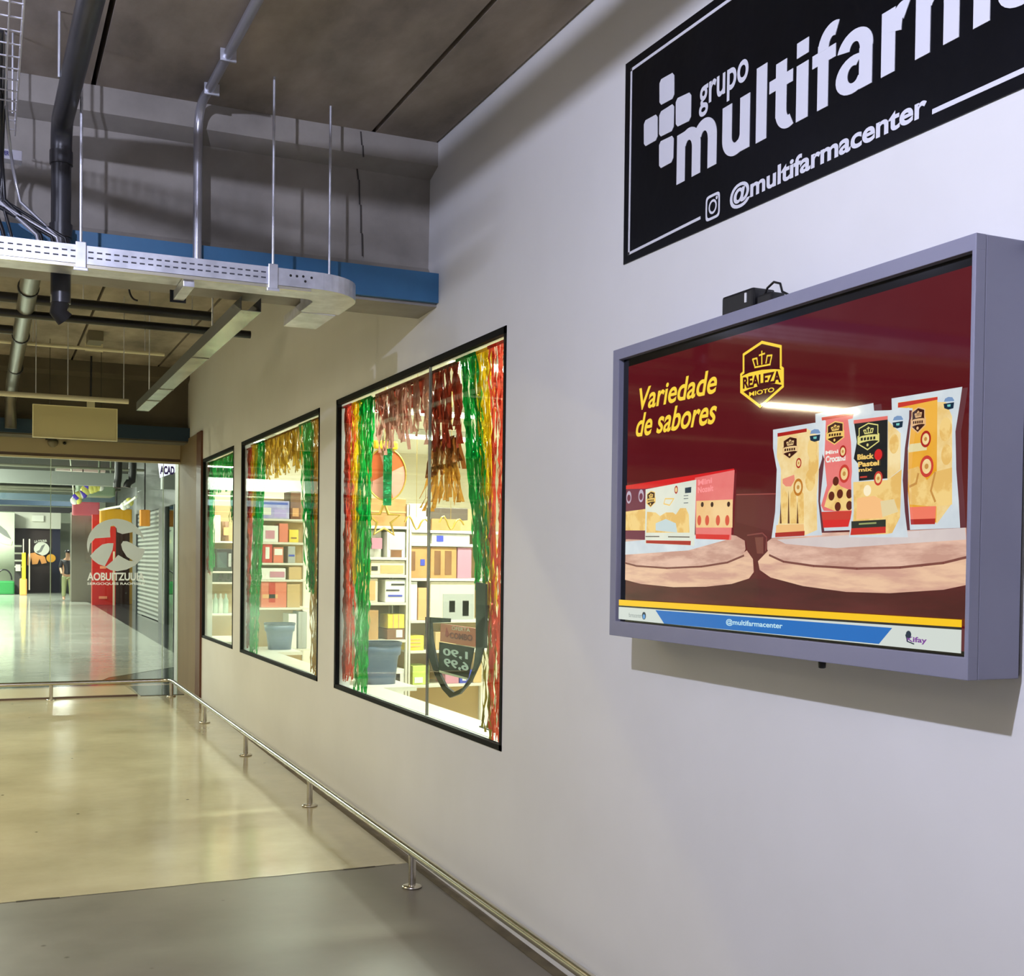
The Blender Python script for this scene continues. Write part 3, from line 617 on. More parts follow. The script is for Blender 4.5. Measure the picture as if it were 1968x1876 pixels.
# ------------------------------------------------------------------ low stainless handrail
hr = thing('handrail', 'low stainless steel bumper rail running along the foot of the wall', 'handrail', (-.24, 8, fz(8)))
def rx(y): return -.17-.0125*(y-4.5)
RH = .182
pts = [(rx(y), y, fz(y)+RH) for y in (-1, 1, 2.5, 3.6, 5.0, 6.7, 8.7, 10.7, 12.2, 13.1, 13.45)]
pts += [(-.30, 13.56, RH+.001), (-.345, 13.62, RH), (-.42, 13.64, RH), (-1.5, 13.645, RH), (-3, 13.65, RH), (-8.5, 13.65, RH)]
b = MB(); b.tube(pts, .0215, STEEL, 18); b.build('rail', hr)
def post(x, y):
    z = fz(y); p = MB(); p.tube([(x, y, z+.006), (x, y, z+RH-.015)], .0195, STEEL, 16); po = p.build('post', hr)
    f = MB(); f.lathe((x, y, z), [(.052, 0), (.052, .006), (.045, .012), (.022, .014)], STEEL, 20); f.build('base_flange', po)
for y in (-.3, 1.7, 3.7, 5.70, 7.70, 9.70, 11.55): post(rx(y), y)
post(-.285, 13.60)
for x in (-1.545, -2.8, -4.05, -5.3): post(x, 13.645)
# ------------------------------------------------------------------ cable tray (perforated, turning along the wall)
TZ0, TZ1 = 2.845, 2.925
tray = thing('cable_tray', 'perforated galvanised cable tray with a rounded corner before the blue beam', 'cable tray', (-2.5, 5.6, TZ0))
ya, ybk = 5.47, 5.70
def arcpts(cx, cy, r, a0, a1, n): return [(cx+r*math.cos(math.radians(a0+(a1-a0)*i/n)), cy+r*math.sin(math.radians(a0+(a1-a0)*i/n))) for i in range(n+1)]
outer = [(-6.5, ya), (-.80, ya)]+arcpts(-.78, ya+.26, .26, -90, 0, 10)+[(-.52, 6.0)]
inner = [(-6.5, ybk), (-.80, ybk)]+arcpts(-.78, ybk+.06, .06, -90, 0, 5)+[(-.72, 6.0)]
SLOT = mat('slot_shadow', (70, 72, 80), .8)
b = MB(); ins = [(p[0], p[1]) for p in inner]
b.prism([(p[0], p[1], TZ0) for p in outer+ins[::-1]], (0, 0, .003), GALV); b.build('tray_base', tray)
def lip(path, name):
    q = MB()
    for (p, r) in zip(path, path[1:]):
        d = np.array(r)-np.array(p); d = d/np.linalg.norm(d); n = np.array([-d[1], d[0]])*.0015
        q.prism([(p[0]-n[0], p[1]-n[1], TZ0), (r[0]-n[0], r[1]-n[1], TZ0), (r[0]+n[0], r[1]+n[1], TZ0), (p[0]+n[0], p[1]+n[1], TZ0)], (0, 0, TZ1-TZ0), GALV)
    return q
fo = lip(outer, 'l').build('front_side', tray); lip(inner, 'l').build('rear_side', tray)
q = MB(); x = -.98; k = 0
while x > -2.9:
    for zz in (TZ0+.05, TZ0+.025): q.box((x, ya-.0035, zz), (x-.022, ya-.0012, zz+.006), SLOT)
    x -= .036
q.build('slot_pattern', fo)
q = MB()
for (x, z) in ((-.90, .05), (-.87, .05), (-.84, .052), (-.80, .05), (-.83, .03)): q.lathe((x, ya-.003, TZ0+z), [(.006, -.0005), (.006, .001)], BLACK, 10, axis=1)
q.build('bolt_holes', fo)
q = MB(); q.prism([(p[0], p[1], TZ0-.016) for p in outer[:2]+[(-.80, ya+.018), (-6.5, ya+.018)]], (0, 0, .014), mat('rolled_lip', (214, 210, 190), .3, metal=.8)); q.build('rolled_lip', tray)
# hanging rods with clamps
for i, (x, y, lab) in enumerate(((-.985, ya-.006, 'threaded rod and clamp carrying the tray, third rod from left'), (-.655, 5.69, 'threaded rod nearest the white wall, ending at the tray corner'), (-1.825, ya-.006, 'threaded rod and clamp just right of the black downpipe'))):
    t = thing('hanger_rod', lab, 'rod', (x, y, TZ0), 'threaded rods holding the tray'); r = MB(); r.tube([(x, y+.0, TZ1-.03), (x, y, 3.8)], .0065, GALV, 8); r.build('rod', t)
    if i != 1: r = MB(); r.box((x-.022, y-.012, TZ0-.03), (x+.022, y+.002, TZ1+.012), GALV, .003); r.box((x-.03, y-.016, TZ0-.035), (x+.03, y+.02, TZ0-.02), GALV, .003); r.build('clamp', t)
# short length of second tray end visible under the corner
t = thing('tray_end', 'open end of the cable tray pointing down the corridor, near the wall', 'cable tray', (-.62, 6.2, 2.8))
b = MB(); b.box((-.71, 6.02, 2.845), (-.53, 6.42, 2.848), GALV); b.build('tray_base', t)
for x in (-.71, -.533):
    b = MB(); b.box((x, 6.02, 2.848), (x+.003, 6.42, 2.90), GALV); b.build('tray_side', t)
# strut bracket below the tray
t = thing('strut_bracket', 'short white channel bracket sticking out below the long cable tray', 'bracket', (-1.36, 5.8, 2.8))
p0, p1 = onz(372, 548, 2.80), onz(345, 578, 2.80)
b = MB(); b.box((p1[0]-.03, 5.5, 2.80), (p1[0]+.02, p1[1], 2.842), GALV, .003); b.build('channel', t)
b = MB(); b.box((p1[0]-.045, p1[1]-.002, 2.79), (p1[0]+.03, p1[1]+.006, 2.848), BLACK); b.build('end_cap', t)
# ------------------------------------------------------------------ long duct into the depth
t = thing('lighting_trunking', 'long galvanised lighting trunking running towards the glass portal', 'trunking', (-1.0, 8, 2.8))
DUC = mat('trunking_metal', (176, 178, 160), .25, metal=.85, c2=(226, 230, 206), scale=3.5, detail=6, stretch=(1.5, 1, 1), bump=.15)
b = MB(); b.box((-1.045, 5.9, 2.80), (-.945, 10.33, 2.803), DUC); b.build('bottom_cover', t)
for x in (-1.045, -.948):
    b = MB(); b.box((x, 5.9, 2.803), (x+.003, 10.33, 2.87), mat('trunking_side', (60, 62, 60), .5)); b.build('side_panel', t)
for y in (7.4, 8.9, 9.6): b = MB(); b.box((-1.048, y, 2.797), (-.942, y+.03, 2.80), mat('joint_strap', (110, 108, 96), .5)); b.build('joint_strap', t)
for y in (7.0, 9.9):
    r = MB(); r.tube([(-.995, y, 2.87), (-.995, y, 3.8)], .005, GALV, 6); r.build('hanger', t)
# ------------------------------------------------------------------ pipes
PIP = mat('black_pipe', (34, 34, 38), .35, c2=(48, 48, 52), scale=4)
t = thing('downpipe', 'thick black drain pipe along the near ceiling dropping in front of the beam', 'pipe', (-1.9, 5.8, 2.7))
def bend(p0, pc, p1, n=7):
    p0, pc, p1 = map(np.array, (p0, pc, p1)); return [tuple((1-u)**2*p0+2*u*(1-u)*pc+u*u*p1) for u in [i/n for i in range(n+1)]]
xz = ony(118, 245, 5.80); PX, PZ = float(xz[0]), float(xz[2])
b = MB(); b.tube([(-1.80, 1.0, PZ+.02)]+bend((PX, 5.68, PZ+.005), (PX, 5.80, PZ), (PX, 5.80, PZ-.12)), .047, PIP, 20); b.build('horizontal_run', t)
b = MB(); b.tube([(PX, 5.80, PZ-.11), (PX, 5.80, 2.73)], .044, PIP, 20); b.build('vertical_drop', t)
for zz in (PZ-.17, 3.03):
    b = MB(); b.tube([(PX, 5.80, zz), (PX, 5.80, zz+.06)], .051, PIP, 20); b.build('socket', t)
b = MB(); b.tube([(PX, 5.80, 2.735), (PX-.01, 5.80, 2.69), (PX+.02, 5.81, 2.66)], .04, mat('rough_black', (20, 18, 16), .8), 14); b.build('end_fitting', t)
b = MB(); b.tube([(-1.93, 5.2, PZ), (-1.93, 5.2, 3.8)], .006, GALV, 8); b.build('hanger', t)
t = thing('conduit_pipe', 'grey steel conduit along the ceiling that drops vertically down the beam face', 'pipe', (-1.31, 5.84, 2.9))
CON = mat('grey_conduit', (176, 176, 184), .3, metal=.7); CX = float(ony(380, 350, 5.86)[0])
b = MB(); b.tube([(-1.16, 1.0, 3.772)]+bend((CX+.02, 5.70, 3.772), (CX, 5.86, 3.772), (CX, 5.86, 3.62), 8)+[(CX, 5.86, 2.9)], .0215, CON, 16); b.build('pipe', t)
for y in (5.25, 5.66):
    b = MB(); b.box((-1.27, y, 3.746), (-1.2, y+.012, 3.799), GALV); b.build('saddle_clip', t)
# bay two pipes
def pipe(name, pts, r, m, lab, cat='pipe', group=None, rods=(), rz=3.8):
    if rods:
        t = thing(name, lab, cat, pts[0], group); b = MB(); b.tube(pts, r, m, 14); b.build('pipe', t)
        for (x, y, z) in rods: b = MB(); b.tube([(x, y, z), (x, y, rz)], .004, GALV, 6); b.build('hanger', t)
        return t
    b = MB(); b.tube(pts, r, m, 14); return tag(b.build(name), lab, cat, group)
DKP = mat('dark_pipe', (24, 24, 28), .3)
pipe('black_pipe', [(-8.8, 9.2, 3.42), (-.62, 9.2, 3.42)], .036, DKP, 'upper of two parallel black pipes crossing the middle bay ceiling', rods=[(-1.55, 9.2, 3.42)])
pipe('black_pipe', [(-8.8, 9.32, 3.33), (-.3, 9.32, 3.33)], .03, DKP, 'lower of two parallel black pipes crossing the middle bay ceiling', rods=[(-.75, 9.32, 3.33)])
pipe('black_pipe', [(-8.8, 10.4, 3.4), (-2.0, 10.4, 3.4)], .035, DKP, 'short black pipe end behind the big grey pipe at the left edge')
WP = mat('white_conduit', (206, 200, 172), .4)
pipe('white_conduit', [(-8, 11.0, 3.40), (-.73, 11.0, 3.40)], .016, WP, 'upper thin white tube across the second bay', rods=[(-1.83, 11, 3.4), (-.9, 11, 3.4)])
pipe('white_conduit', [(-8, 10.6, 2.905), (-1.08, 10.6, 2.905)], .022, WP, 'lower thin white tube ending at the trunking', rods=[(-1.82, 10.6, 2.905), (-1.57, 10.6, 2.905), (-1.0-.12, 10.6, 2.905)])
GP = mat('grey_pipe', (112, 108, 98), .3, metal=.5)
t = pipe('drain_pipe', [(-1.93, 6.6, 3.38), (-1.94, 10, 3.38), (-1.95, 13.2, 3.38), (-1.95, 14.1, 3.30), (-1.95, 14.12, 2.97)], .062, GP, 'long grey drain pipe going into the distance at the left edge', rods=[(-1.93, 8, 3.4), (-1.93, 11.5, 3.4)])
for y in (8.6, 10.5, 12.3): b = MB(); b.tube([(-1.94, y, 3.38), (-1.94, y+.05, 3.38)], .07, PIP, 18); b.build('coupling', t)
b = MB(); b.tube([(-1.13, 13.9, 3.8), (-1.13, 13.95, 3.3)], .012, DKP, 8); b.box((-1.17, 13.9, 3.22), (-1.09, 13.98, 3.3), WP); tag(b.build('drop_conduit'), 'thin dark conduit with small box hanging before the far beam', 'conduit')
t = thing('emergency_light', 'small pale emergency light beside the ceiling joint in the second bay', 'light', (-1.22, 12.6, 3.72)); 
b = MB(); b.box((-1.28, 12.3, 3.70), (-1.14, 12.6, 3.8), mat('box_grey', (110, 104, 88), .6), .006); b.build('housing', t)
b = MB(); b.box((-1.28, 12.7, 3.66), (-1.11, 12.73, 3.74), mat('pale_diffuser', (214, 204, 170), .5)); b.box((-1.2, 12.6, 3.72), (-1.19, 12.71, 3.8), _M['box_grey']); b.build('diffuser', t)
b = MB(); pts = [(-1.55+.02*math.sin(i), 6.6+.0*i, 3.8-.22*math.sin(i/8*math.pi)) for i in range(9)]
pts = [tuple(ony(248+14*(i/8)**2*1.2, 552+26*math.sin(i/8*1.5), 7.0)) for i in range(9)]; pts = [(pts[0][0], 7.0, 3.8)]+pts; b.tube(pts, .006, PIP, 8); tag(b.build('loose_cable'), 'short loose cable end curling down behind the tray', 'cable')
# ------------------------------------------------------------------ wire basket with cables
t = thing('wire_basket', 'white wire basket tray running along the ceiling at the left edge', 'cable tray', (-2.15, 4.5, 3.4))
BX0, BX1 = -2.30, -2.088; WW = mat('white_wire', (214, 214, 224), .35, metal=.3)
b = MB()
for x in (BX1, BX1-.045, BX1-.09, BX1-.15, BX0): b.tube([(x, 2.5, 3.4), (x, 5.6, 3.4)], .0032, WW, 6)
for x in (BX1+.0, BX0): b.tube([(x, 2.5, 3.45), (x, 5.6, 3.45)], .0035, WW, 6)
b.build('long_wires', t)
b = MB(); y = 3.0
while y < 5.6:
    b.tube([(BX1, y, 3.46), (BX1, y, 3.4), (BX0, y, 3.4), (BX0, y, 3.46)], .0032, WW, 6); y += .115
b.build('cross_wires', t)
b = MB(); b.tube([(-2.1, 5.5, 3.46), (-2.1, 5.5, 3.8)], .005, GALV, 6); b.build('hanger', t)
p = onz(3, 290, 3.385); p2 = onz(43, 290, 3.385)
b = MB(); b.box((p[0]-.1, p[1]-.01, 3.35), (p2[0], p[1]+.06, 3.395), mat('label_white', (226, 226, 240), .4), .004); tb = b.build('junction_box', t)
b = MB(); text(b, 'AMPER', (p[0]-.02, p[1]-.012, 3.365), (.05, 0, 0), (0, 0, .02), mat('blue_print', (70, 70, 160), .5), bold=.02); b.build('printed_label', tb)
random.seed(3)
t = thing('cable_bundle', 'dark cable bundle dropping from the wire basket into the cable tray', 'cables', (-2.08, 5.6, 2.88))
for i in range(9):
    x0 = -2.13+random.uniform(-.10, .03); x1 = -2.02+random.uniform(-.1, .16); z0 = 3.41+random.uniform(0, .03)
    pts = bend((x0, 4.6, z0), (x0, 5.75, z0+.02), (x0+.03+random.uniform(-.05, .05), 5.62, 3.12), 8)+[(x1-.02, 5.60, 2.98), (x1, 5.58, 2.88)]
    b = MB(); b.tube(pts, random.choice((.005, .007, .009)), DKP if i % 3 else CON, 8)
    b.build('cable', t)
# ================================================================== shop behind the windows
SHW = mat('shop_white_wall', (236, 228, 206), .7); SHC = mat('shop_ceiling', (244, 240, 226), .7); SHF = mat('shop_floor', (214, 206, 190), .4)
def slab(name, a, c, m): b = MB(); b.box(a, c, m); return struct(b.build(name))
slab('floor', (TH, 2, -.05), (4.6, 14.95, 0), SHF); slab('ceiling', (TH, 2, 3.0), (4.6, 14.95, 3.08), SHC)
slab('wall_shop_far', (TH, 14.95, -.3), (4.7, 15.05, 3.1), SHW); slab('wall_shop_near', (TH, 1.95, 0), (4.7, 2.0, 3.0), SHW); slab('wall_shop_back', (4.6, 2, 0), (4.7, 15, 3.0), SHW)
def shoplamp(x0, x1, y, e, lab):
    t = thing('shop_light', lab, 'ceiling light', ((x0+x1)/2, y, 3.0), 'tube lights in the shop')
    b = MB(); b.box((x0, y-.09, 2.94), (x1, y+.09, 3.0), WHITE, .01); b.build('housing', t)
    b = MB(); b.tube([(x0+.03, y, 2.915), (x1-.03, y, 2.915)], .016, mat('lit_tube', (255, 250, 236), emit=9), 10); b.build('tube', t)
    l = lampdata('AREA', 'tube_light', e, (1, .96, .88), shape='RECTANGLE', size=x1-x0, size_y=.15)
    o = bpy.data.objects.new('tube_light', l); COL.objects.link(o); o.parent = t; o.location = (0, 0, -.10)
shoplamp(1.9, 3.0, 12.2, 90, 'lit tube light on the shop ceiling, farthest back'); shoplamp(.9, 2.0, 10.2, 95, 'lit tube light on the shop ceiling above the middle racks')
shoplamp(.7, 1.8, 7.6, 115, 'lit tube light on the shop ceiling above the tall racks'); shoplamp(.6, 1.7, 5.0, 85, 'lit tube light on the shop ceiling near the big window'); shoplamp(.5, 1.4, 13.6, 80, 'lit tube light on the shop ceiling by the smallest window')
LEDM = mat('white_ledge', (238, 234, 222), .35)
def ledge(y0, y1, yw, lab):
    b = MB(); z = .655
    b.prism([(TH, y0, z), (.31, y0, z), (.31, yw, z), (.56, yw, z), (.56, y1, z), (TH, y1, z)], (0, 0, .03), LEDM); b.box((TH, y0, 0), (.28, y1, .655), LEDM)
    tag(b.build('display_ledge'), lab, 'ledge')
ledge(4.95, 8.28, 7.75, 'white display ledge inside the biggest window'); ledge(8.30, 11.70, 11.0, 'white display ledge inside the middle window'); ledge(12.48, 13.5, 13.45, 'white display ledge inside the smallest window')
b = MB(); p = onx(875, 1382, .25); b.box((.2, 5.35, .685), (.25, 5.75, .692), BLACK, .002); tag(b.build('black_rod'), 'thin black strip lying on the white ledge, right end', 'rod')
# ---- foil garlands
FG = foil('green_foil', (20, 190, 80), (0, 96, 36)); FY = foil('yellow_foil', (255, 220, 40), (206, 150, 10)); FR = foil('red_foil', (238, 90, 66), (160, 28, 22)); FGO = foil('gold_brown_foil', (176, 108, 52), (90, 48, 22))
FPK = foil('pink_silver_foil', (226, 168, 152), (130, 46, 34)); FTQ = foil('turquoise_foil', (50, 190, 130), (10, 130, 60))
def garland(name, lab, top, bot, m, X=.05, w=.013, dens=1.3, grp=None, ragged=.03, cat='garland', jit=1.):
    """top=(px0,px1,py), bot=(px0,px1,py) : hanging foil strips between two measured edges of the window"""
    t0, t1 = onx(top[0], top[2], X), onx(top[1], top[2], X); b0, b1 = onx(bot[0], bot[2], X), onx(bot[1], bot[2], X)
    zt0, zt1 = t0[2], t1[2]; zt = min(max(zt0, zt1), Z1-.04); zb = b0[2]*.5+b1[2]*.5
    n = max(3, int(abs(t0[1]-t1[1])/w*dens)); mb = MB()
    for i in range(n):
        u = (i+.5)/n; ya_ = t0[1]+(t1[1]-t0[1])*u; yb_ = b0[1]+(b1[1]-b0[1])*u
        zb_ = zb+random.uniform(-ragged, ragged*2); L = zt-zb_; k = max(3, int(L/.055)); vs = []; fs = []
        xo = X+random.uniform(0, .035); ph = random.uniform(0, 6)
        wlo, whi = next(((a+.036, c-.04) for a, c in WIN if a-.3 < (t0[1]+t1[1])/2 < c+.3), (-99, 99))
        for j in range(k+1):
            v = j/k; y = ya_+(yb_-ya_)*v+random.uniform(-.006, .006)*jit+.006*math.sin(v*9+ph); y = min(max(y, wlo), whi); x = xo+random.uniform(-.006, .010)
            tw = random.uniform(-.9, .9); hw = w*random.uniform(.45, .75)
            vs += [(x+hw*math.sin(tw), y-hw*math.cos(tw), zt-L*v), (x-hw*math.sin(tw), y+hw*math.cos(tw), zt-L*v)]
            if j: fs.append((2*j-2, 2*j-1, 2*j+1, 2*j))
        mb.add(vs, fs, m)
    mb.box((X-.001, min(t0[1], t1[1]), zt-.012), (X+.004, max(t0[1], t1[1]), zt+.004), m)
    tag(mb.build(name), lab, cat, grp)
G3 = 'foil strips around the biggest window'; G2 = 'foil strips around the middle window'; G1 = 'foil strips around the smallest window'
garland('foil_garland', 'red foil strips at the far left side of the biggest window', (653, 675, 775), (647, 671, 1305), FR, grp=G3)
garland('foil_garland', 'narrow yellow foil strips left in the biggest window, between red and green', (675, 692, 760), (670, 682, 1120), FY, X=.056, grp=G3)
garland('foil_garland', 'long green foil strips on the left of the biggest window, reaching the ledge', (688, 713, 745), (678, 700, 1325), FG, X=.06, grp=G3)
garland('foil_fringe', 'pink and brown foil fringe along the top of the biggest window, left pane', (722, 826, 700), (722, 826, 846), FPK, X=.07, w=.026, dens=1.2, grp=G3, ragged=.06)
garland('foil_fringe', 'red brown foil fringe along the top of the biggest window, right pane', (826, 880, 680), (828, 882, 850), foil('dark_red_foil', (170, 60, 40), (86, 24, 18)), X=.07, w=.026, dens=1.5, grp=G3, ragged=.06)
garland('foil_fringe', 'dark red foil backing strips behind the pink fringe, left pane', (716, 826, 702), (716, 826, 800), _M['dark_red_foil'] if 'dark_red_foil' in _M else FR, X=.10, w=.03, dens=1.0, grp=G3, ragged=.08)
garland('foil_garland', 'broad green foil strips on the right of the biggest window', (876, 913, 672), (905, 936, 1118), FG, X=.05, grp=G3, ragged=.05, dens=1.6)
garland('foil_garland', 'yellow foil strips beside the broad green ones, biggest window', (908, 938, 655), (928, 944, 1180), FY, X=.055, grp=G3, dens=1.5)
garland('foil_garland', 'dull olive yellow foil tail at the bottom right of the biggest window', (924, 940, 1165), (924, 942, 1412), foil('olive_foil', (150, 130, 40), (70, 62, 20)), X=.06, grp=G3)
garland('foil_garland', 'red foil strips at the right edge of the biggest window', (937, 968, 645), (936, 962, 1425), FR, X=.05, grp=G3, dens=1.1)
garland('foil_garland', 'red foil strips on the left of the middle window', (470, 483, 865), (466, 472, 1240), FR, grp=G2, w=.016)
garland('foil_garland', 'yellow foil strips left in the middle window', (482, 493, 855), (478, 488, 990), FY, X=.055, grp=G2)
garland('foil_garland', 'long green foil strips left in the middle window', (490, 506, 845), (474, 489, 1258), FG, X=.06, grp=G2)
garland('foil_fringe', 'golden foil fringe along the top of the middle window', (505, 577, 815), (505, 577, 905), foil('gold_foil', (222, 176, 60), (120, 84, 26)), X=.07, w=.022, grp=G2, ragged=.05)
garland('foil_garland', 'green foil strips right in the middle window', (574, 598, 800), (588, 602, 1135), FG, grp=G2, dens=1.5)
garland('foil_garland', 'golden foil strips at the right edge of the middle window', (597, 613, 795), (596, 609, 1296), foil('amber_foil', (214, 156, 46), (122, 78, 28)), X=.055, grp=G2)
garland('foil_fringe', 'short green foil fringe at the top of the smallest window', (402, 447, 868), (402, 447, 940), FG, X=.06, w=.02, grp=G1, ragged=.05)
garland('foil_garland', 'red foil strips at the left edge of the smallest window', (393, 399, 890), (391, 396, 1100), FR, grp=G1)
garland('foil_garland', 'green foil strips left in the smallest window', (398, 408, 885), (396, 406, 1095), FG, X=.055, grp=G1)
garland('foil_garland', 'thin green foil strips at the right edge of the smallest window', (444, 450, 862), (440, 446, 1000), FG, X=.055, grp=G1)
# brown golden drape, round rosette, star in the biggest window
garland('foil_drape', 'brown foil drape hanging in the middle of the biggest window, right of the ceiling light', (826, 872, 850), (816, 880, 905), FGO, X=.16, w=.026, dens=2.2, grp=None, cat='drape')
garland('foil_skirt', 'golden brown foil skirt spreading out below the brown drape', (822, 876, 900), (800, 890, 972), foil('gold_skirt_foil', (226, 160, 60), (168, 90, 34)), X=.17, w=.025, cat='drape')
def yplane(Y): return lambda x, y, o=0: (lambda q: (float(q[0]), Y-o, float(q[2])))(ony(x, y, Y))
P = yplane(7.95); c = np.array(P(742, 912)); R_ = abs(P(780, 912)[0]-c[0])
t = thing('party_rosette', 'round orange and pink paper disc with green strips hanging in the biggest window', 'decoration', tuple(c))
OR = mat('orange_paper', (226, 112, 50), .6, trans=.3); PK = mat('pink_paper', (240, 176, 156), .6, trans=.3)
b = MB()
for i in range(16):
    a0, a1 = 2*math.pi*i/16, 2*math.pi*(i+1)/16
    b.prism([tuple(c), (c[0]+R_*math.cos(a0), c[1], c[2]+R_*1.25*math.sin(a0)), (c[0]+R_*math.cos(a1), c[1], c[2]+R_*1.25*math.sin(a1))], (0, .012, 0), OR if i in (1, 2, 5, 6, 7, 8, 12) else PK)
b.build('disc', t)
b = MB(); b.tube([(c[0]+R_*math.cos(2*math.pi*i/32), c[1], c[2]+1.25*R_*math.sin(2*math.pi*i/32)) for i in range(33)], .006, mat('gold_wire', (226, 190, 90), .3, metal=.8), 6, cap=False); b.build('rim', t)
b = MB()
for k in range(5):
    x = c[0]-.02+.012*k; b.poly([(x-.008, c[1]-.02-.003*k, c[2]+.24), (x+.006, c[1]-.02-.003*k, c[2]+.24), (x+.006, c[1]-.024, c[2]-.22), (x-.008, c[1]-.024, c[2]-.22)], FTQ)
b.build('green_strips', t)
b = MB(); b.box((c[0]-.1, c[1]-.03, c[2]+R_*1.2), (c[0]+.08, c[1]+.01, c[2]+R_*1.2+.06), mat('yellow_paper', (244, 206, 40), .5), .015); b.build('bow', t)
b = MB(); b.tube([(c[0], c[1], c[2]+R_*1.2+.05), (c[0], c[1], 3.0)], .002, WHITE, 6); b.build('string', t)
GW = _M['gold_wire']
P = yplane(8.2); c = np.array(P(738, 1000)); pts = []
for i in range(11): a = math.pi/2+i*math.pi/5; r = .13 if i % 2 == 0 else .055; pts.append((c[0]+r*math.cos(a), c[1], c[2]+r*math.sin(a)))
b = MB(); b.tube(pts, .011, GW, 6, cap=False); b.tube([pts[0], (c[0], c[1], 3.0)], .002, GW, 6); tag(b.build('star_ornament'), 'golden wire star hanging in the biggest window left of the seam', 'decoration')
for k, (x0, lab) in enumerate(((800, 'golden wire curl hanging left of the window seam'), (866, 'golden wire curl hanging right of the window seam'))):
    c = np.array(P(x0, 1005)); b = MB(); b.tube([(c[0]-.09+.018*i, c[1], c[2]+.05*math.sin(i*.9)*(1 if i < 8 else .6)) for i in range(12)], .007, GW, 6); b.tube([(c[0], c[1], c[2]+.02), (c[0], c[1], 3.0)], .0015, GW, 6)
    tag(b.build('wire_ornament'), lab, 'decoration')
# ---- racks and goods
MT = mat('shelf_white_metal', (226, 220, 204), .45)
def rack(name, lab, Y, x0, x1, zs, depth=.42, cat='shelf rack', zt=None):
    t = thing(name, lab, cat, ((x0+x1)/2, Y+depth/2, 0)); zt = zt or max(zs)+.05
    for z in zs:
        b = MB(); b.box((x0, Y, z-.022), (x1, Y+depth, z), MT, .003); b.build('shelf', t)
    for x in (x0-.016, x1+.001):
        for y in (Y+.002, Y+depth-.03): b = MB(); b.box((x, y, 0), (x+.015, y+.028, zt), MT); b.build('post', t)
    b = MB(); b.box((x0, Y+depth-.004, 0.02), (x1, Y+depth+.006, zt), mat('rack_back', (206, 176, 128), .7)); b.build('back_panel', t)
    return t
def gm(n, c, c2=None): return mat('goods_'+n, c, .5, c2=c2, scale=9 if c2 else 4)
KR = gm('kraft', (190, 140, 84), (204, 156, 98)); BRN = gm('brown', (128, 82, 50), (146, 98, 62)); CR = gm('cream', (238, 226, 196)); WH = gm('white', (240, 238, 230)); YW = gm('yellow', (238, 208, 52), (248, 226, 90)); OG = gm('peach', (238, 178, 120)); PKK = gm('pink', (206, 140, 160)); GRN = gm('green', (120, 196, 140)); DKG = gm('dark', (48, 44, 44)); REDG = gm('red', (206, 56, 44)); PUR = gm('violet', (176, 168, 226), (206, 200, 238)); TAN = gm('tan', (212, 178, 124)); LIME = gm('lime', (206, 220, 110)); BLG = gm('blue', (70, 80, 190)); SALM = gm('salmon', (232, 128, 100)); GRY = gm('grey', (176, 176, 170))
def item(Y, px0, px1, pyt, z, m, lab, cat, name, depth=.26, deco=None, grp=None, dy=.02):
    x0, x1 = float(ony(px0, 1100, Y)[0]), float(ony(px1, 1100, Y)[0]); zt = float(ony((px0+px1)/2, pyt, Y)[2]); h = max(zt-z, .03); y = Y+dy
    for q_ in RACKZ.get((Y, px0 > 782 and Y < 9), ()):
        if q_-.026 > z+.03: h = min(h, q_-.026-z); break
    if deco is None: b = MB(); b.box((x0, y, z), (x1, y+depth, z+h), m, .006); o = b.build(name); return tag(o, lab, cat, grp)
    t = thing(name, lab, cat, ((x0+x1)/2, y+depth/2, z), grp)
    w = x1-x0
    if deco[0] == 'pouch':
        b = MB(); n = 8; vs = []
        for j in range(6):
            v = j/5; th = depth*.5*math.sin(math.pi*(.12+.8*v))*.6+.004
            ww = w/2*(1-.08*math.sin(v*math.pi))
            for k in range(n): a = 2*math.pi*k/n; vs.append(((x0+x1)/2+ww*(math.copysign(abs(math.cos(a))**.6, math.cos(a))), y+.1+th*math.sin(a), z+h*v))
        fs = [(j*n+k, j*n+(k+1) % n, (j+1)*n+(k+1) % n, (j+1)*n+k) for j in range(5) for k in range(n)]+[tuple(range(n-1, -1, -1)), tuple(range(5*n, 6*n))]
        b.add(vs, fs, m); b.build('pouch', t); b = MB(); b.box((x0+w*.2, y+.0, z+h*.3), (x1-w*.2, y+.03, z+h*.7), deco[1]); b.build('printed_panel', t); return t
    b = MB(); b.box((x0, y, z), (x1, y+depth, z+h), m, .006); b.build('box', t)
    for d in deco:
        u0, v0, u1, v1, dm, nm = d
        b = MB(); b.box((x0+w*u0, y-.004, z+h*v0), (x0+w*u1, y+.004, z+h*v1), dm); b.build(nm, t)
    return t
YA = 8.62
zp = lambda py, Y=YA: float(ony(740, py, Y)[2])
xr = lambda px, Y=YA: float(ony(px, 1100, Y)[0])
RACKZ = {}
LS = [zp(p) for p in (1011, 1071, 1105, 1158, 1230)]; RS = [zp(p) for p in (1017, 1043, 1111, 1193, 1252, 1319)]
RACKZ[(YA, False)] = sorted(LS); RACKZ[(YA, True)] = sorted(RS)
rack('shelf_rack', 'white shelf rack with mixed goods behind the left pane of the biggest window', YA, xr(688), xr(781), LS+[.25], zt=2.0)
rack('shelf_rack', 'white shelf rack with cartons behind the right pane of the biggest window', YA, xr(784)+.028, xr(960), RS+[.12], zt=2.0)
item(YA, 705, 781, 957, LS[0], KR, 'big brown carton on the top shelf of the left rack', 'carton', 'carton', .36, [(.0, .48, 1, .54, TAN, 'tape')])
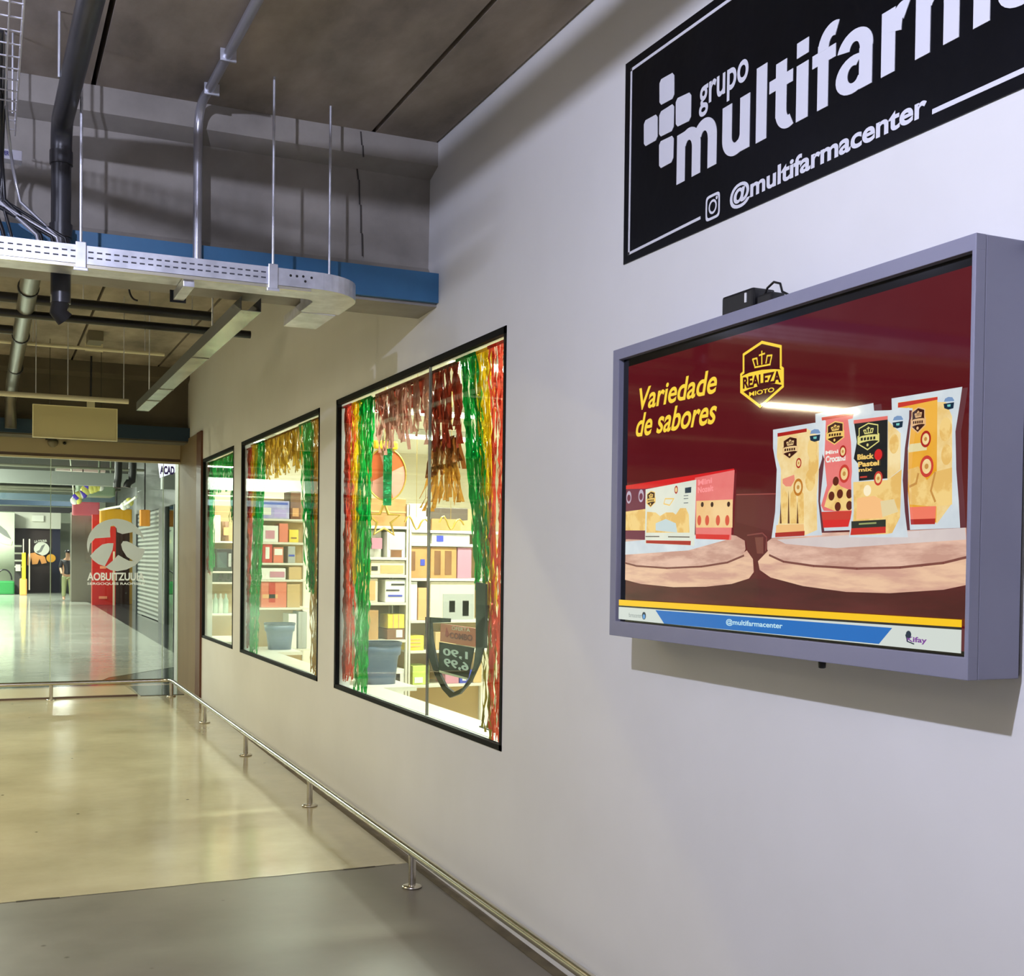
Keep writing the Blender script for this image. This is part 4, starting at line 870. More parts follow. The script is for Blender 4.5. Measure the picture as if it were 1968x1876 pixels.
item(YA, 709, 742, 1018, LS[1], WH, 'pink printed white pouch on the second shelf, left end', 'pouch', 'pouch', .2, ('pouch', PKK))
item(YA, 745, 780, 1022, LS[1], WH, 'white and pink bag beside the printed pouch, second shelf', 'bag', 'gift_bag', .2, [(.1, .3, .9, .9, gm('pale_pink', (238, 206, 206)), 'print'), (.2, .0, .8, .28, BRN, 'base_band')])
item(YA, 692, 712, 1073, LS[2], YW, 'small yellow packet on the third shelf by the green foil', 'packet', 'packet', .2)
item(YA, 714, 780, 1074, LS[2], CR, 'cream box with an orange panel on the third shelf', 'box', 'box', .26, [(.28, .12, .95, .68, OG, 'orange_panel'), (.02, .3, .2, .6, DKG, 'dark_label')])
item(YA, 695, 728, 1112, LS[3], CR, 'cream box with peach front, fourth shelf left end', 'box', 'box', .26, [(.1, .1, .85, .9, OG, 'peach_panel')])
item(YA, 742, 781, 1114, LS[3], WH, 'white pack with blue line drawing on the fourth shelf', 'pack', 'pack', .2, [(.15, .25, .85, .33, BLG, 'blue_line'), (.05, .5, .7, .56, DKG, 'dark_line'), (.3, .75, .95, .82, DKG, 'dark_line')])
item(YA, 688, 705, 1168, LS[4], GRN, 'mint green box at the left end above the tub', 'box', 'box', .22)
item(YA, 706, 730, 1173, LS[4], KR, 'upright kraft box between mint box and brown basket', 'carton', 'carton', .22)
o1 = item(YA, 747, 781, 1209, LS[4], BRN, 'brown basket with white tag above the grey tub', 'basket', 'basket', .26, [(.5, .2, .85, .9, WH, 'white_tag')])
item(YA, 748, 780, 1181, zp(1208.5), YW, 'yellow striped pack lying on the brown basket', 'pack', 'pack', .2, [(.3, 0, .36, 1, OG, 'stripe'), (.62, 0, .68, 1, OG, 'stripe')])
item(YA, 752, 781, 1286, .25+.0, WH, 'white box with a dark picture low behind the tub', 'box', 'box', .2, [(.2, .72, .7, .92, DKG, 'dark_picture')])
item(YA, 785, 822, 992, RS[0], WH, 'white flat box on the top shelf of the right rack, lower one', 'box', 'box', .3, [(.1, .3, .9, .5, CR, 'label')])
item(YA, 787, 820, 968, zp(991.5), CR, 'cream flat box on top of the white one, top shelf', 'box', 'box', .28)
item(YA, 830, 886, 996, RS[0], KR, 'kraft carton on the top shelf right of the seam', 'carton', 'carton', .3)
item(YA, 826, 900, 976, zp(995.5), gm('tray', (104, 88, 76)), 'dark flat tray lying on the kraft carton, top shelf', 'tray', 'tray', .32)
item(YA, 786, 826, 1024, RS[1], CR, 'low cream box on the second shelf of the right rack', 'box', 'box', .28)
item(YA, 831, 904, 1023, RS[1], WH, 'long white box with blue mark on the second shelf', 'box', 'box', .28, [(.12, .2, .3, .8, BLG, 'blue_mark')])
item(YA, 784, 826, 1049, RS[2], KR, 'kraft box with one dark window slot, third shelf', 'carton', 'carton', .3, [(.12, .25, .36, .85, BRN, 'dark_slot'), (.6, .4, .8, .6, BLG, 'blue_label')])
item(YA, 829, 879, 1049, RS[2], KR, 'kraft box with two dark slots, third shelf middle', 'carton', 'carton', .3, [(.15, .12, .38, .88, BRN, 'dark_slot'), (.55, .12, .8, .88, BRN, 'dark_slot')])
item(YA, 881, 908, 1050, RS[2], PKK, 'dusty pink box on the third shelf by the green foil', 'box', 'box', .28)
item(YA, 785, 804, 1118, RS[3], WH, 'white curved pack on the fourth shelf near the seam', 'pack', 'pack', .2)
item(YA, 806, 824, 1130, RS[3], OG, 'peach bottle shaped pack left of the white appliance box', 'pack', 'pack', .2)
item(YA, 829, 915, 1118, RS[3], CR, 'large cream appliance box with a grey picture, fourth shelf', 'box', 'box', .3, [(.28, .0, .98, .68, GRY, 'grey_picture'), (.42, .2, .55, .5, PKK, 'pink_print'), (.72, .1, .86, .5, LIME, 'green_print')])
item(YA, 785, 818, 1222, RS[4], YW, 'yellow basket with slits on the fifth shelf', 'basket', 'basket', .2, [(.2, .25, .8, .32, OG, 'slit'), (.2, .5, .8, .57, OG, 'slit'), (.2, .72, .8, .78, OG, 'slit')])
item(YA, 840, 880, 1215, RS[4], TAN, 'tan carton on the fifth shelf behind the shield sign', 'carton', 'carton', .2)
item(YA, 797, 829, 1280, RS[5], LIME, 'lime and white box on the bottom shelf by the seam', 'box', 'box', .22, [(.1, .1, .6, .4, WH, 'white_label')])
item(YA, 860, 886, 1292, RS[5], PKK, 'pink pack on the bottom shelf', 'pack', 'pack', .22)
item(YA, 888, 912, 1288, RS[5], BLG, 'blue and white pack on the bottom shelf right', 'pack', 'pack', .22, [(.2, .2, .5, .8, WH, 'white_stripe')])
item(YA, 914, 930, 1240, RS[5], TAN, 'narrow tan carton at the right end of the bottom shelf', 'carton', 'carton', .22)
# grey tubs
def tub(cx, cy, z, w, h, lab):
    t = thing('plastic_tub', lab, 'tub', (cx, cy, z)); TM = mat('slate_plastic', (92, 108, 136), .35); b = MB(); n = 40
    def rr(r, zz, e=.7): return [(cx+r*math.copysign(abs(math.cos(2*math.pi*k/n))**e, math.cos(2*math.pi*k/n)), cy+r*.8*math.copysign(abs(math.sin(2*math.pi*k/n))**e, math.sin(2*math.pi*k/n)), zz) for k in range(n)]
    rings = [rr(w*.36, z), rr(w*.40, z+h*.45), rr(w*.42, z+h*.66), rr(w*.47, z+h*.70), rr(w*.485, z+h*.93), rr(w*.47, z+h*.93), rr(w*.40, z+h*.5), rr(w*.34, z+.02)]
    vs = [p for r in rings for p in r]; fs = [(j*n+k, j*n+(k+1) % n, (j+1)*n+(k+1) % n, (j+1)*n+k) for j in range(len(rings)-1) for k in range(n)]+[tuple(range(n-1, -1, -1)), tuple(range((len(rings)-1)*n, len(rings)*n))]
    b.add(vs, fs, TM, True); b.build('body', t)
    b = MB(); o = rr(w*.5, z+h*.93); i2 = rr(w*.46, z+h*.93); o2 = rr(w*.5, z+h); i3 = rr(w*.46, z+h)
    b.add(o+o2+i3+i2, [(a*n+k, a*n+(k+1) % n, (a+1)*n+(k+1) % n, (a+1)*n+k) for a in range(3) for k in range(n)]+[(3*n+k, 3*n+(k+1) % n, (k+1) % n, k) for k in range(n)], mat('tub_rim', (60, 72, 96), .35)); b.build('rim', t)
tub(.37, 8.03, .685, .32, .30, 'slate grey plastic tub on the ledge at the far end of the biggest window'); tub(.42, 11.35, .685, .30, .26, 'slate grey plastic tub on the ledge in the middle window')
# shield shaped board on the glass
XS = .035
def PX3(a, c, o=0): q = onx(640+a/3.412, 900+c/3.412, XS); return (XS+o, float(q[1]), float(q[2]))
t = thing('shield_board', 'black shield-shaped price board against the glass with red label', 'sign', PX3(780, 1200))
SM = mat('smoked_board', (58, 62, 60), .5, spec=.2); BK2 = mat('board_black', (5, 5, 6), .6, spec=.2)
outl = [(604, 980), (606, 1100), (625, 1230), (665, 1350), (715, 1450), (765, 1505), (830, 1480), (900, 1400), (955, 1280), (985, 1150), (1000, 960)]
inn = [(640, 1010), (650, 1130), (672, 1250), (700, 1350), (740, 1430), (790, 1470), (850, 1440), (890, 1380), (920, 1300), (935, 1180), (940, 1030)]
b = MB()
for i in range(len(outl)-1): b.prism([PX3(*outl[i]), PX3(*outl[i+1]), PX3(*inn[i+1]), PX3(*inn[i])], (.012, 0, 0), BK2 if i < 6 else SM)
b.prism([PX3(*p) for p in ((604, 975), (760, 985), (760, 1010), (606, 1015))], (.012, 0, 0), BK2); b.build('shield_frame', t)
b = MB(); b.prism([PX3(*p) for p in ((936, 745), (1000, 760), (1000, 1180), (936, 1175))], (.01, 0, 0), SM); b.build('side_panel', t)
b = MB(); b.prism([PX3(*p, .002) for p in ((704, 1018), (932, 1050), (925, 1172), (700, 1135))], (.006, 0, 0), mat('coral_label', (232, 118, 84), .5)); lb = b.build('red_label', t)
b = MB(); RW = mat('label_print', (250, 226, 196), .6)
def sl(mb, txt, o, e, tp, m, **k): o, e, tp = np.array(o), np.array(e), np.array(tp); text(mb, txt, o, e-o, tp-o, m, **k)
sl(b, 'COMBO', PX3(765, 1115, -.001), PX3(915, 1135, -.001), PX3(765, 1075, -.001), mat('dark_red_print', (150, 30, 24), .6), bold=.04); sl(b, 'OFERTA', PX3(780, 1060, -.001), PX3(900, 1075, -.001), PX3(780, 1035, -.001), RW, bold=.02)
b.prism([PX3(*p, -.001) for p in ((735, 1100), (745, 1040), (760, 1090), (750, 1110))], (.0005, 0, 0), mat('flame_red', (200, 30, 20), .5)); b.build('print', lb)
b = MB(); b.prism([PX3(*p, .002) for p in ((694, 1140), (920, 1178), (880, 1378), (690, 1325))], (.006, 0, 0), BK2); pb = b.build('price_plate', t)
b = MB(); sl(b, '1,90', PX3(885, 1262, -.001), PX3(722, 1232, -.001), PX3(885, 1205, -.001), WHITE, bold=.03); sl(b, '6,99', PX3(890, 1340, -.001), PX3(728, 1305, -.001), PX3(890, 1275, -.001), WHITE, bold=.03); b.build('digits', pb)
b = MB(); b.prism([PX3(*p, .001) for p in ((694, 1325), (880, 1375), (878, 1388), (694, 1340))], (.004, 0, 0), CR); b.build('lower_edge', t)
# ---- middle window: rack and goods
YB_ = 12.0
z2 = lambda py: float(ony(530, py, YB_)[2]); x2 = lambda px: float(ony(px, 1100, YB_)[0])
S2 = [z2(p) for p in (997, 1042, 1082, 1114, 1168, 1248)]
rack('shelf_rack', 'white shelf rack with red and white goods behind the middle window', YB_, x2(466), x2(600), S2+[.1], zt=z2(955))
I2 = lambda *a, **k: item(YB_, *a, **k)
I2(468, 494, 944, S2[0], BRN, 'brown box on the top shelf left, middle window', 'box', 'box', .3)
I2(497, 556, 962, S2[0], PUR, 'violet and white poster box on the top shelf, middle window', 'box', 'box', .1, [(.05, .78, .95, .9, BLG, 'blue_heading'), (.1, .2, .4, .6, WH, 'white_print'), (.5, .1, .9, .5, gm('lav', (196, 180, 240)), 'violet_print')])
I2(558, 578, 944, S2[0], BRN, 'brown jar shaped box right of the violet poster box', 'box', 'box', .3, [(.2, .1, .8, .4, OG, 'orange_print')])
I2(467, 486, 1004, S2[1], gm('pinkbox', (236, 176, 160)), 'pale pink box on the second shelf left, middle window', 'box', 'box', .25)
I2(500, 535, 1010, S2[1], WH, 'white box on the second shelf, middle window', 'box', 'box', .25, [(.3, .2, .8, .7, PKK, 'pink_print')])
I2(537, 554, 1006, S2[1], SALM, 'salmon red box on the second shelf, middle window', 'box', 'box', .25)
I2(556, 574, 1018, S2[1], YW, 'yellow box on the second shelf, middle window', 'box', 'box', .25, [(.2, .3, .8, .4, BRN, 'stripe')])
I2(468, 482, 1050, S2[2], BRN, 'brown jar box on the third shelf left end, middle window', 'box', 'box', .25)
I2(505, 524, 1044, S2[2], REDG, 'red cup box on the third shelf, middle window', 'box', 'box', .25, [(.3, .2, .7, .8, WH, 'white_print')])
I2(526, 545, 1052, S2[2], SALM, 'red and white packet on the third shelf, middle window', 'box', 'box', .2, [(.1, .5, .9, .9, WH, 'white_print')])
I2(554, 568, 1050, S2[2], GRY, 'grey booklet stack on the third shelf, middle window', 'box', 'box', .2, [(.1, .4, .9, .5, BLG, 'blue_stripe')])
I2(503, 550, 1092, S2[3], WH, 'white bowl box on the fourth shelf, middle window', 'box', 'box', .25, [(.35, .2, .95, .7, PKK, 'oval_print')])
I2(556, 580, 1090, S2[3], TAN, 'tan box on the fourth shelf, middle window', 'box', 'box', .25)
I2(503, 552, 1117, S2[4], SALM, 'salmon folded shirts on the fifth shelf, middle window', 'clothes', 'folded_shirts', .25, [(.3, .2, .55, .95, REDG, 'red_fold'), (.05, .35, .65, .5, OG, 'orange_band')])
I2(553, 578, 1123, S2[4], TAN, 'beige rounded box on the fifth shelf, middle window', 'box', 'box', .25)
I2(494, 540, 1172, z2(1186), YW, 'flat yellow pack above the tub, middle window', 'pack', 'pack', .2, dy=-.0) if False else None
I2(556, 572, 1180, S2[5], WH, 'white bin standing beside the tub, middle window', 'bin', 'bin', .25)
I2(575, 592, 1176, S2[5], GRY, 'grey crate on the lowest shelf by the right foil', 'crate', 'crate', .25)
# ---- smallest window
YC = 14.2
z1_ = lambda py: float(ony(420, py, YC)[2]); x1_ = lambda px: float(ony(px, 1100, YC)[0])
S1 = [z1_(p) for p in (1040, 1098, 1119, 1180)]
rack('shelf_rack', 'cream shelf rack with a black microwave behind the smallest window', YC, x1_(390), x1_(470), S1+[.1], zt=z1_(960), depth=.4)
I1 = lambda *a, **k: item(YC, *a, **k)
I1(427, 443, 1002, S1[0], BRN, 'brown bag on the top shelf of the smallest window', 'bag', 'bag', .2, ('pouch', OG))
I1(404, 424, 990, S1[0], CR, 'cream box on the top shelf of the smallest window', 'box', 'box', .2)
I1(416, 447, 1055, S1[1], DKG, 'black microwave oven in the smallest window', 'microwave', 'microwave', .3, [(.06, .15, .66, .85, gm('dk_glass', (70, 84, 84)), 'door_glass'), (.75, .2, .92, .8, GRY, 'control_panel')])
I1(410, 447, 1101, S1[2], DKG, 'black flat player under the microwave', 'device', 'media_player', .3)
for k, px in enumerate((398, 408, 418, 428, 438)):
    x = x1_(px); b = MB(); b.lathe((x, YC+.12, S1[3]), [(.03, 0), (.032, .16), (.012, .2), (.012, .24)], gm('bottle%d' % (k % 2), ((190, 214, 196), (222, 226, 214))[k % 2]), 14)
    tag(b.build('bottle'), ['pale green bottle, leftmost on the low shelf of the smallest window', 'white bottle second from left on the low shelf', 'pale green bottle in the middle of the low shelf', 'white bottle fourth from left on the low shelf', 'pale green bottle at the right end of the low shelf'][k], 'bottle', 'bottles on the low shelf')
# ================================================================== mall beyond the glass portal
slab('ceiling', (-14, 15.1, 4.6), (4, 60, 4.7), mat('mall_ceiling_dark', (52, 54, 52), .9)); slab('wall_mall_left', (-14.1, 15, 0), (-14, 60, 4.6), SHW)
MG = mat('mall_glossgrey', (128, 130, 126), .4)
def cols(n, c, e=0, r=.5): return mat('mall_'+n, c, r, emit=e)
def G(px0, py0, px1, py1, Y, d, m, bev=0., fl=False):
    a = ony(px0, py1, Y); a = (a[0], a[1], 0.003) if (fl or a[2] < .12) else a; c = ony(px1, py0, Y); b = MB(); b.box((a[0], Y, a[2]), (c[0], Y+d, c[2]), m, bev); return b
PALE = cols('pale_wall', (206, 216, 192)); WHM = cols('white', (228, 228, 214)); 
slab('wall_mall_far', (-14, 56, 0), (4, 56.2, 4.6), PALE)
RWX = 1.62
b = MB()
b.box((RWX, 15.06, 0), (RWX+.15, 24, 4.6), cols('right_wall', (92, 94, 94))); b.box((2.75, 34, 0), (2.9, 56, 4.6), _M['mall_right_wall']); b.box((RWX+.15, 33.95, 0), (2.9, 34.05, 4.6), _M['mall_right_wall']); b.box((RWX, 24, 2.75), (RWX+.15, 34, 4.6), _M['mall_right_wall']); b.box((RWX, 28.4, 0), (RWX+.15, 29.4, 2.75), _M['mall_right_wall'])
struct(b.build('wall_mall_right'))
# overhead beams of the mall
for i, (py0, py1, Y, c, lab) in enumerate(((905, 930, 34, (150, 154, 150), ''), (950, 962, 40, (92, 112, 124), ''), (962, 972, 46, (34, 62, 88), ''), (975, 985, 50, (26, 26, 26), ''))):
    q0, q1 = ony(100, py1, Y), ony(100, py0, Y); slab('trim_%d' % (20+i), (-13.9, Y, q0[2]), (RWX, Y+.4, q1[2]), cols('beam%d' % i, c))
for i, (py, Y) in enumerate(((897, 31), (938, 37), (943, 38.5))):
    q = ony(100, py, Y); pipe('mall_pipe', [(-13, Y, q[2]), (1.5, Y, q[2])], .035, cols('pipe', (120, 120, 104)), ['topmost pale pipe across the mall ceiling', 'middle pale pipe across the mall ceiling', 'lowest pale pipe across the mall ceiling'][i])
# shutter wall
t = thing('roller_shutter', 'ribbed metal roller shutter on the right side of the mall', 'shutter', (RWX, 31.5, 0)); b = MB(); z = .02
SH1 = cols('shutter_light', (150, 154, 150), r=.35); SH2 = cols('shutter_dark', (70, 74, 76), r=.35)
while z < 2.7: b.box((RWX+.03, 29.42, z), (RWX+.05, 33.9, z+.055), SH1); b.box((RWX+.045, 29.42, z+.055), (RWX+.055, 33.9, z+.11), SH2); z += .11
b.build('slats', t); b = MB(); b.box((RWX-.02, 33.9, 0), (RWX+.04, 34.0, 2.75), SH2); b.build('guide_rail', t)
t = thing('glazed_storefront', 'glazed shop front on the right, just behind the glass portal edge', 'shop front', (RWX, 26, 0))
b = MB(); b.box((RWX+.05, 24, 0), (RWX+.06, 28.4, 2.75), glass('mall_shop_glass', (210, 226, 220))); b.build('glazing', t)
for y in (24.02, 25.4, 26.9, 28.3): b = MB(); b.box((RWX, y, 0), (RWX+.08, y+.06, 2.75), SH2); b.build('mullion', t)
b = MB(); b.box((RWX+.5, 24, 0), (RWX+.6, 28.4, 2.7), cols('shop_inside', (160, 166, 160))); b.build('inner_wall', t)
b = MB(); b.box((RWX+.2, 25, 2.1), (RWX+.45, 28.2, 2.45), cols('red_fascia', (206, 60, 70))); b.build('red_fascia', t)
# bright sign at the upper right
t = thing('light_sign', 'glowing white and violet sign at the top right of the glass portal', 'sign', (.35, 17.4, 3.0))
q0, q1 = ony(303, 918, 17.4), ony(338, 890, 17.4)
b = MB(); b.prism([(q0[0], 17.4, q1[2]+.1), (q0[0]+.04, 17.4, q0[2]), (q1[0], 17.4, q0[2]+.09), (q1[0], 17.4, q1[2]+.1)], (0, .08, 0), cols('sign_glow', (238, 232, 255), 1.4)); b.build('panel', t)
b = MB(); text(b, 'ACAD', (q0[0]+.03, 17.392, q0[2]+.05), (q1[0]-q0[0]-.05, 0, 0), (0, 0, .12), cols('sign_violet', (110, 80, 190)), bold=.05); b.build('lettering', t)
b = MB(); b.tube([(q0[0]+.1, 17.44, q1[2]), (q0[0]+.1, 17.44, 4.6)], .01, DKP, 6); b.build('hanger', t)
slab('trim_30', (float(ony(312, 940, 19)[0]), 19, float(ony(312, 940, 19)[2])), (RWX, 19.2, float(ony(312, 905, 19)[2])), cols('grey_fascia', (170, 178, 176)))
# concrete column, red totem, sign boxes
b = G(137, 985, 178, 1159, 43, .7, cols('column', (112, 108, 94), r=.8)); struct(b.build('column_1' if False else 'trim_31'))
t = thing('red_totem', 'tall red panel standing before the concrete column', 'sign', (1.3, 40, 0)); b = G(177, 990, 223, 1162, 40, .35, cols('red', (206, 40, 34), r=.35)); b.build('panel', t)
b = G(192, 1088, 204, 1093, 39.98, .01, cols('peach_print', (246, 150, 110))); b.build('upper_print', t); b = G(190, 1146, 206, 1151, 39.98, .01, _M['mall_peach_print']); b.build('lower_print', t)
t = thing('sign_box', 'pink sign box above the concrete column', 'sign', tuple(ony(160, 966, 42+.2))); b = G(140, 965, 192, 990, 42, .5, cols('pink_box', (206, 96, 108)), .05); b.build('box', t); q = ony(160, 966, 42); b = MB(); b.tube([(q[0], 42.2, q[2]), (q[0], 42.2, 4.6)], .02, DKP, 6); b.build('hanger', t)
t = thing('sign_box', 'large yellow fascia box right of the red totem', 'sign', tuple(ony(225, 980, 39+.2))); b = G(193, 979, 254, 1011, 39, .4, cols('yellow_box', (236, 172, 30)), .03); b.build('box', t); q = ony(225, 980, 39); b = MB(); b.tube([(q[0], 39.2, q[2]), (q[0], 39.2, 4.6)], .02, DKP, 6); b.build('hanger', t)
t = thing('kiosk', 'dark kiosk front with a yellow frame, behind the door logo', 'kiosk', (2, 41, 0))
b = G(222, 1011, 252, 1165, 41, .3, cols('kiosk_dark', (52, 36, 32))); b.build('front', t); b = G(249, 1005, 255, 1168, 40.6, .1, cols('gold_frame', (206, 166, 70))); b.build('frame', t); b = G(217, 1060, 221, 1164, 39.6, .08, cols('white_post', (236, 214, 180))); b.build('post', t)
t = thing('sign_box', 'small amber sign box projecting above the shutter', 'sign', tuple(ony(280, 981, 30+.2))); b = G(270, 980, 289, 1011, 30, .25, cols('amber_box', (232, 150, 50)), .02); b.build('box', t); q = ony(280, 981, 30); b = MB(); b.tube([(q[0], 30.2, q[2]), (q[0], 30.2, 4.6)], .02, DKP, 6); b.build('hanger', t)
# ducts
b = G(150, 924, 222, 952, 36, 1.2, cols('duct', (128, 146, 118)), .05); tag(b.build('air_duct'), 'green grey air duct above the pink sign box', 'duct')
for i, px in enumerate((196, 219)): q = ony(px, 930, 35); pipe('duct_rod', [(q[0], 35.9, q[2]), (q[0], 35.9, 4.6)], .03, cols('pale_rod', (150, 160, 140)), ['left rod holding the green grey duct', 'right rod holding the green grey duct'][i])
for i, px in enumerate((229, 256)):
    q = ony(px, 905, 30); r_ = .09; pts = [(q[0], 30, 4.6), (q[0]-.02, 30, q[2]-.1)]+[(q[0]-.03-(.12 if i else .02)*math.sin(a), 30, q[2]-.25-.16*(1-math.cos(a))) for a in (0, .6, 1.2, 1.57)]
    pipe('flexible_duct', pts, r_, DKP, ['left black hanging hose in the mall', 'right curled black hanging hose in the mall'][i])
# balloons
BC = [cols('balloon_violet', (96, 70, 214), r=.2), cols('balloon_yellow', (240, 232, 120), r=.2), cols('balloon_white', (252, 250, 240), r=.2)]
random.seed(5); bl = []
for i, (px, py, k, r) in enumerate(((143, 962, 2, .11), (147, 957, 0, .12), (151, 953, 1, .12), (156, 951, 2, .11), (160, 949, 0, .12), (164, 943, 1, .14), (168, 937, 0, .13), (171, 934, 0, .12), (175, 938, 1, .15), (181, 936, 1, .15), (187, 935, 1, .13), (193, 936, 2, .11), (150, 961, 1, .11), (238, 973, 2, .10), (244, 969, 2, .11), (249, 965, 1, .11))):
    q = ony(px, py, 35.2 if i < 13 else 33); bm = MB(); bm.lathe(tuple(q), [(r*math.sin(a*math.pi/8)+.001, -r*1.1*math.cos(a*math.pi/8)) for a in range(9)], BC[k], 16)
    tag(bm.build('balloon'), '%s balloon in the %s, %s' % (('violet', 'yellow', 'white')[k], 'long garland over the pink box' if i < 13 else 'short garland over the yellow box', ['lowest left end', 'second from the left end', 'third from the left end', 'fourth from the left end', 'fifth from the left', 'sixth from the left, larger', 'upper middle', 'topmost middle', 'large right of violet', 'second large one near the duct', 'third large one near the duct', 'last one at the right end', 'tucked under the end', 'left one', 'middle one', 'right one'][i]), 'balloon', 'balloons over the mall signs')
pipe('garland_line', [(float(ony(140, 966, 35.2)[0])-.1, 35.2, 4.6)]+[tuple(ony(a_, c_, 35.2)) for a_, c_ in ((143, 962), (151, 953), (160, 949), (168, 937), (175, 938), (187, 935), (193, 936))], .02, cols('white_line', (236, 240, 220)), 'line holding the long balloon garland over the pink box', cat='garland')
pipe('garland_line', [tuple(ony(192, 980, 35)), tuple(ony(215, 976, 34)), tuple(ony(238, 972, 33)), tuple(ony(262, 955, 32))], .03, cols('white_line', (236, 240, 220)), 'white line joining the short balloon garland to the ceiling', cat='garland')
# back of the mall: dark shop door, header, logo
t = thing('dark_storefront', 'dark brown shop front with orange picture at the end of the mall', 'shop front', (-.2, 54, 0))
b = G(28, 1014, 116, 1139, 54, .3, cols('brown_front', (50, 36, 32))); b.build('front', t); b = G(100, 1014, 116, 1139, 53.9, .08, cols('navy_panel', (20, 24, 52))); b.build('navy_panel', t)
b = G(28, 986, 117, 1015, 53.8, .4, WHM); b.build('header', t); b = G(62, 991, 84, 1002, 53.7, .1, cols('header_box', (252, 252, 240))); b.build('header_box', t)
b = MB(); Pq = yplane(53.85)
b.prism([Pq(80+15*math.cos(a/12*math.pi), 1055+13*math.sin(a/12*math.pi)) for a in range(24)], (0, .02, 0), WHM); b.build('round_logo', t)
b = MB(); b.prism([Pq(*p, .02) for p in ((70, 1060), (76, 1057), (80, 1049), (86, 1046), (83, 1052), (79, 1060), (72, 1063))], (0, .01, 0), MG); b.build('logo_swoosh', t)
b = MB(); b.prism([Pq(*p) for p in ((52, 1086), (54, 1064), (68, 1062), (86, 1070), (90, 1082), (80, 1084), (76, 1074), (72, 1084), (62, 1085), (60, 1070), (57, 1088))], (0, .02, 0), cols('orange_picture', (240, 164, 90))); b.prism([Pq(98+9*math.cos(a/10*math.pi)*1., 1073+8*math.sin(a/10*math.pi)) for a in range(20)], (0, .02, 0), cols('yellow_ring', (236, 170, 40))); b.build('orange_picture', t)
b = MB(); text(b, 'LA COLINA', Pq(66, 1044, .02), np.array(Pq(90, 1042))-np.array(Pq(66, 1044)), (0, 0, .12), WHM, bold=.03); b.build('lettering', t)
b = G(0-30, 985, 28, 1139, 53, 1.5, PALE); struct(b.build('trim_32'))
b = MB(); Pq = yplane(52.97); b.prism([Pq(*p) for p in ((-12, 1012), (0, 1010), (12, 1020), (21, 1036), (9, 1030), (0, 1024))], (0, .02, 0), MG); b.prism([Pq(*p, -.0) for p in ((-12, 1030), (2, 1032), (24, 1040), (22, 1048), (8, 1046), (-12, 1038))], (0, .02, 0), cols('pale_yellow', (232, 236, 190))); tag(b.build('wall_logo'), 'grey and pale yellow swoosh logo on the pale wall at the left edge', 'logo')
# green kiddie ride, cleaning cart, stand
t = thing('green_cart', 'green low cart with a black hoop at the far left of the mall', 'cart', (-1.4, 51, 0)); b = G(-8, 1117, 28, 1140, 51, .9, cols('green', (36, 130, 64)), .06); b.build('body', t)
b = MB(); c = ony(8, 1115, 51); b.tube([(c[0]+.28*math.cos(a*math.pi/10), 51.1, c[2]+.42*math.sin(a*math.pi/10)) for a in range(11)], .03, DKP, 8); b.build('hoop', t)
t = thing('cleaning_cart', 'yellow cleaning cart with orange base before the dark shop', 'cart', (-.9, 50, 0))
b = G(42, 1062, 50, 1115, 50, .15, cols('yellow_tool', (238, 208, 40)), .03); b.build('handle', t); b = G(38, 1112, 52, 1140, 50, .3, cols('orange_base', (250, 178, 96)), .05); b.build('bucket', t)
b = G(44, 1036, 46, 1064, 50, .04, cols('white_stick', (226, 216, 200))); b.build('stick', t); b = G(55, 1036, 58, 1134, 50.2, .06, _M['mall_white_stick']); b.build('stick', t)
t = thing('display_stand', 'dark stand with white goods left of the cleaning cart', 'stand', (-1.1, 52, 0)); b = G(28, 1046, 42, 1138, 52, .4, cols('stand', (70, 66, 66))); b.build('frame', t)
for py in (1048, 1062, 1076, 1088): b = G(28, py, 42, py+3, 51.9, .1, WHM); b.build('shelf_edge', t)
b = G(30, 1085, 40, 1098, 51.8, .2, WHM, .02); b.build('white_box', t)
# person half hidden by the column
pc = ony(130, 1152, 44.2); X0, Yp = float(pc[0]), 44.2
pr = thing('person', 'person in dark jacket and pale trousers with a cap, half hidden by the column', 'person', (X0, Yp, 0))
def skin(pts, edges, name, m, sub=1):
    me = bpy.data.meshes.new(name); me.from_pydata([(p[0], p[1], p[2]) for p in pts], edges, []); ob = bpy.data.objects.new(name, me); COL.objects.link(ob)
    ob.modifiers.new('s', 'SKIN'); 
    for i, p in enumerate(pts): me.skin_vertices[0].data[i].radius = (p[3], p[3]*(p[4] if len(p) > 4 else 1))
    me.skin_vertices[0].data[0].use_root = True
    s = ob.modifiers.new('u', 'SUBSURF'); s.levels = sub; s.render_levels = sub+1; me.materials.append(m); ob.parent = pr; return ob
SKN = cols('skin', (196, 150, 120))
body = [(0, 0, .92, .13), (0, 0, 1.15, .14), (0, 0, 1.38, .16), (0, 0, 1.50, .06), (0, -.01, 1.62, .085), (0, -.01, 1.72, .075), (.18, 0, 1.40, .06), (.24, -.02, 1.14, .045), (.2, -.2, .98, .035), (.19, -.27, .96, .03), (-.18, 0, 1.40, .06), (-.25, -.03, 1.14, .045), (-.22, -.18, .98, .035), (-.2, -.26, .96, .03), (.1, 0, .8, .1), (.11, -.03, .48, .07), (.12, .02, .1, .05), (.12, -.12, .04, .04), (-.1, 0, .8, .1), (-.12, .02, .48, .07), (-.13, .05, .1, .05), (-.13, -.1, .04, .04)]
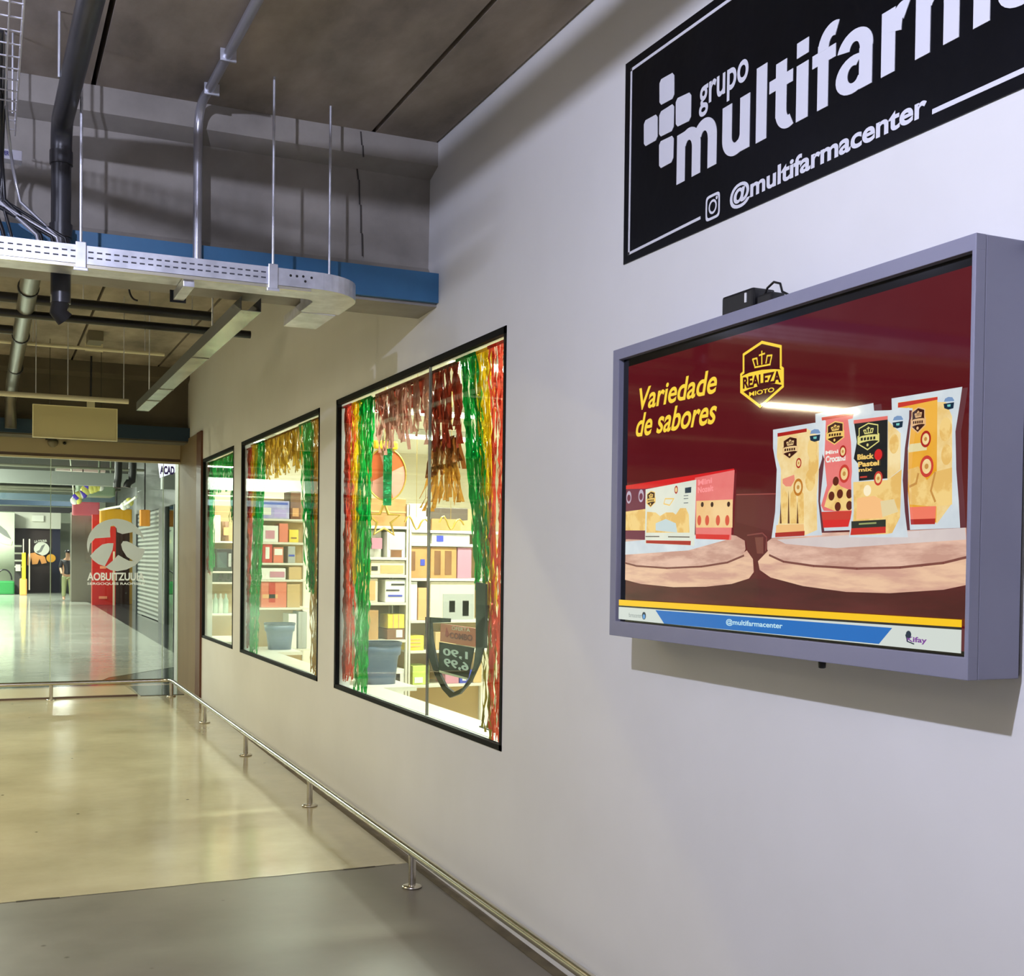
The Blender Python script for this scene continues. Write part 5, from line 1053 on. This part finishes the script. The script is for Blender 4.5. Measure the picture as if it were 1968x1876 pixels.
ed = [(0, 1), (1, 2), (2, 3), (3, 4), (4, 5), (2, 6), (6, 7), (7, 8), (8, 9), (2, 10), (10, 11), (11, 12), (12, 13), (0, 14), (14, 15), (15, 16), (16, 17), (0, 18), (18, 19), (19, 20), (20, 21)]
skin(body, ed, 'body', SKN)
skin([(0, 0, .90, .185), (0, 0, 1.0, .175), (0, 0, 1.2, .16), (0, 0, 1.42, .18), (.19, 0, 1.41, .075), (.25, -.02, 1.13, .06), (-.19, 0, 1.41, .075), (-.26, -.03, 1.13, .06)], [(0, 1), (1, 2), (2, 3), (3, 4), (4, 5), (3, 6), (6, 7)], 'jacket', cols('jacket', (28, 28, 32)))
skin([(0, 0, .96, .145), (.1, 0, .8, .115), (.11, -.03, .48, .085), (.12, .02, .12, .068), (-.1, 0, .8, .115), (-.12, .02, .48, .085), (-.13, .05, .12, .068)], [(0, 1), (1, 2), (2, 3), (0, 4), (4, 5), (5, 6)], 'trousers', cols('trousers', (150, 156, 110)))
b = MB(); b.lathe((X0, Yp-.01, 1.70), [(.10, 0), (.098, .05), (.06, .09), (.01, .1)], DKP, 16); b.box((X0-.07, Yp-.2, 1.70), (X0+.07, Yp-.06, 1.715), DKP); b.build('cap', pr)
# mall lamps
def mlamp(x, y, e, lab, w=1.6):
    t = thing('mall_light', lab, 'ceiling light', (x, y, 4.6), 'square lights under the mall ceiling')
    b = MB(); b.box((x-w/2, y-.4, 4.5), (x+w/2, y+.4, 4.6), WHITE); b.build('housing', t); l = lampdata('AREA', 'panel_light', e, MALL, shape='RECTANGLE', size=w, size_y=.7)
    o = bpy.data.objects.new('panel_light', l); COL.objects.link(o); o.parent = t; o.location = (0, 0, -.11)
for i, (x, y, e) in enumerate(((-4.4, 18, 260), (-4.4, 23, 700), (-5, 28, 850), (-4.6, 33, 1000), (-4.6, 38, 1100), (.8, 43.5, 500), (-4, 49, 1400))): mlamp(x, y, e, ['mall ceiling light nearest the portal', 'mall ceiling light second from the portal', 'mall ceiling light left of the shutter, third from the portal', 'mall ceiling light before the shutter', 'mall ceiling light in the middle of the mall', 'mall ceiling light above the person', 'mall ceiling light farthest back'][i])
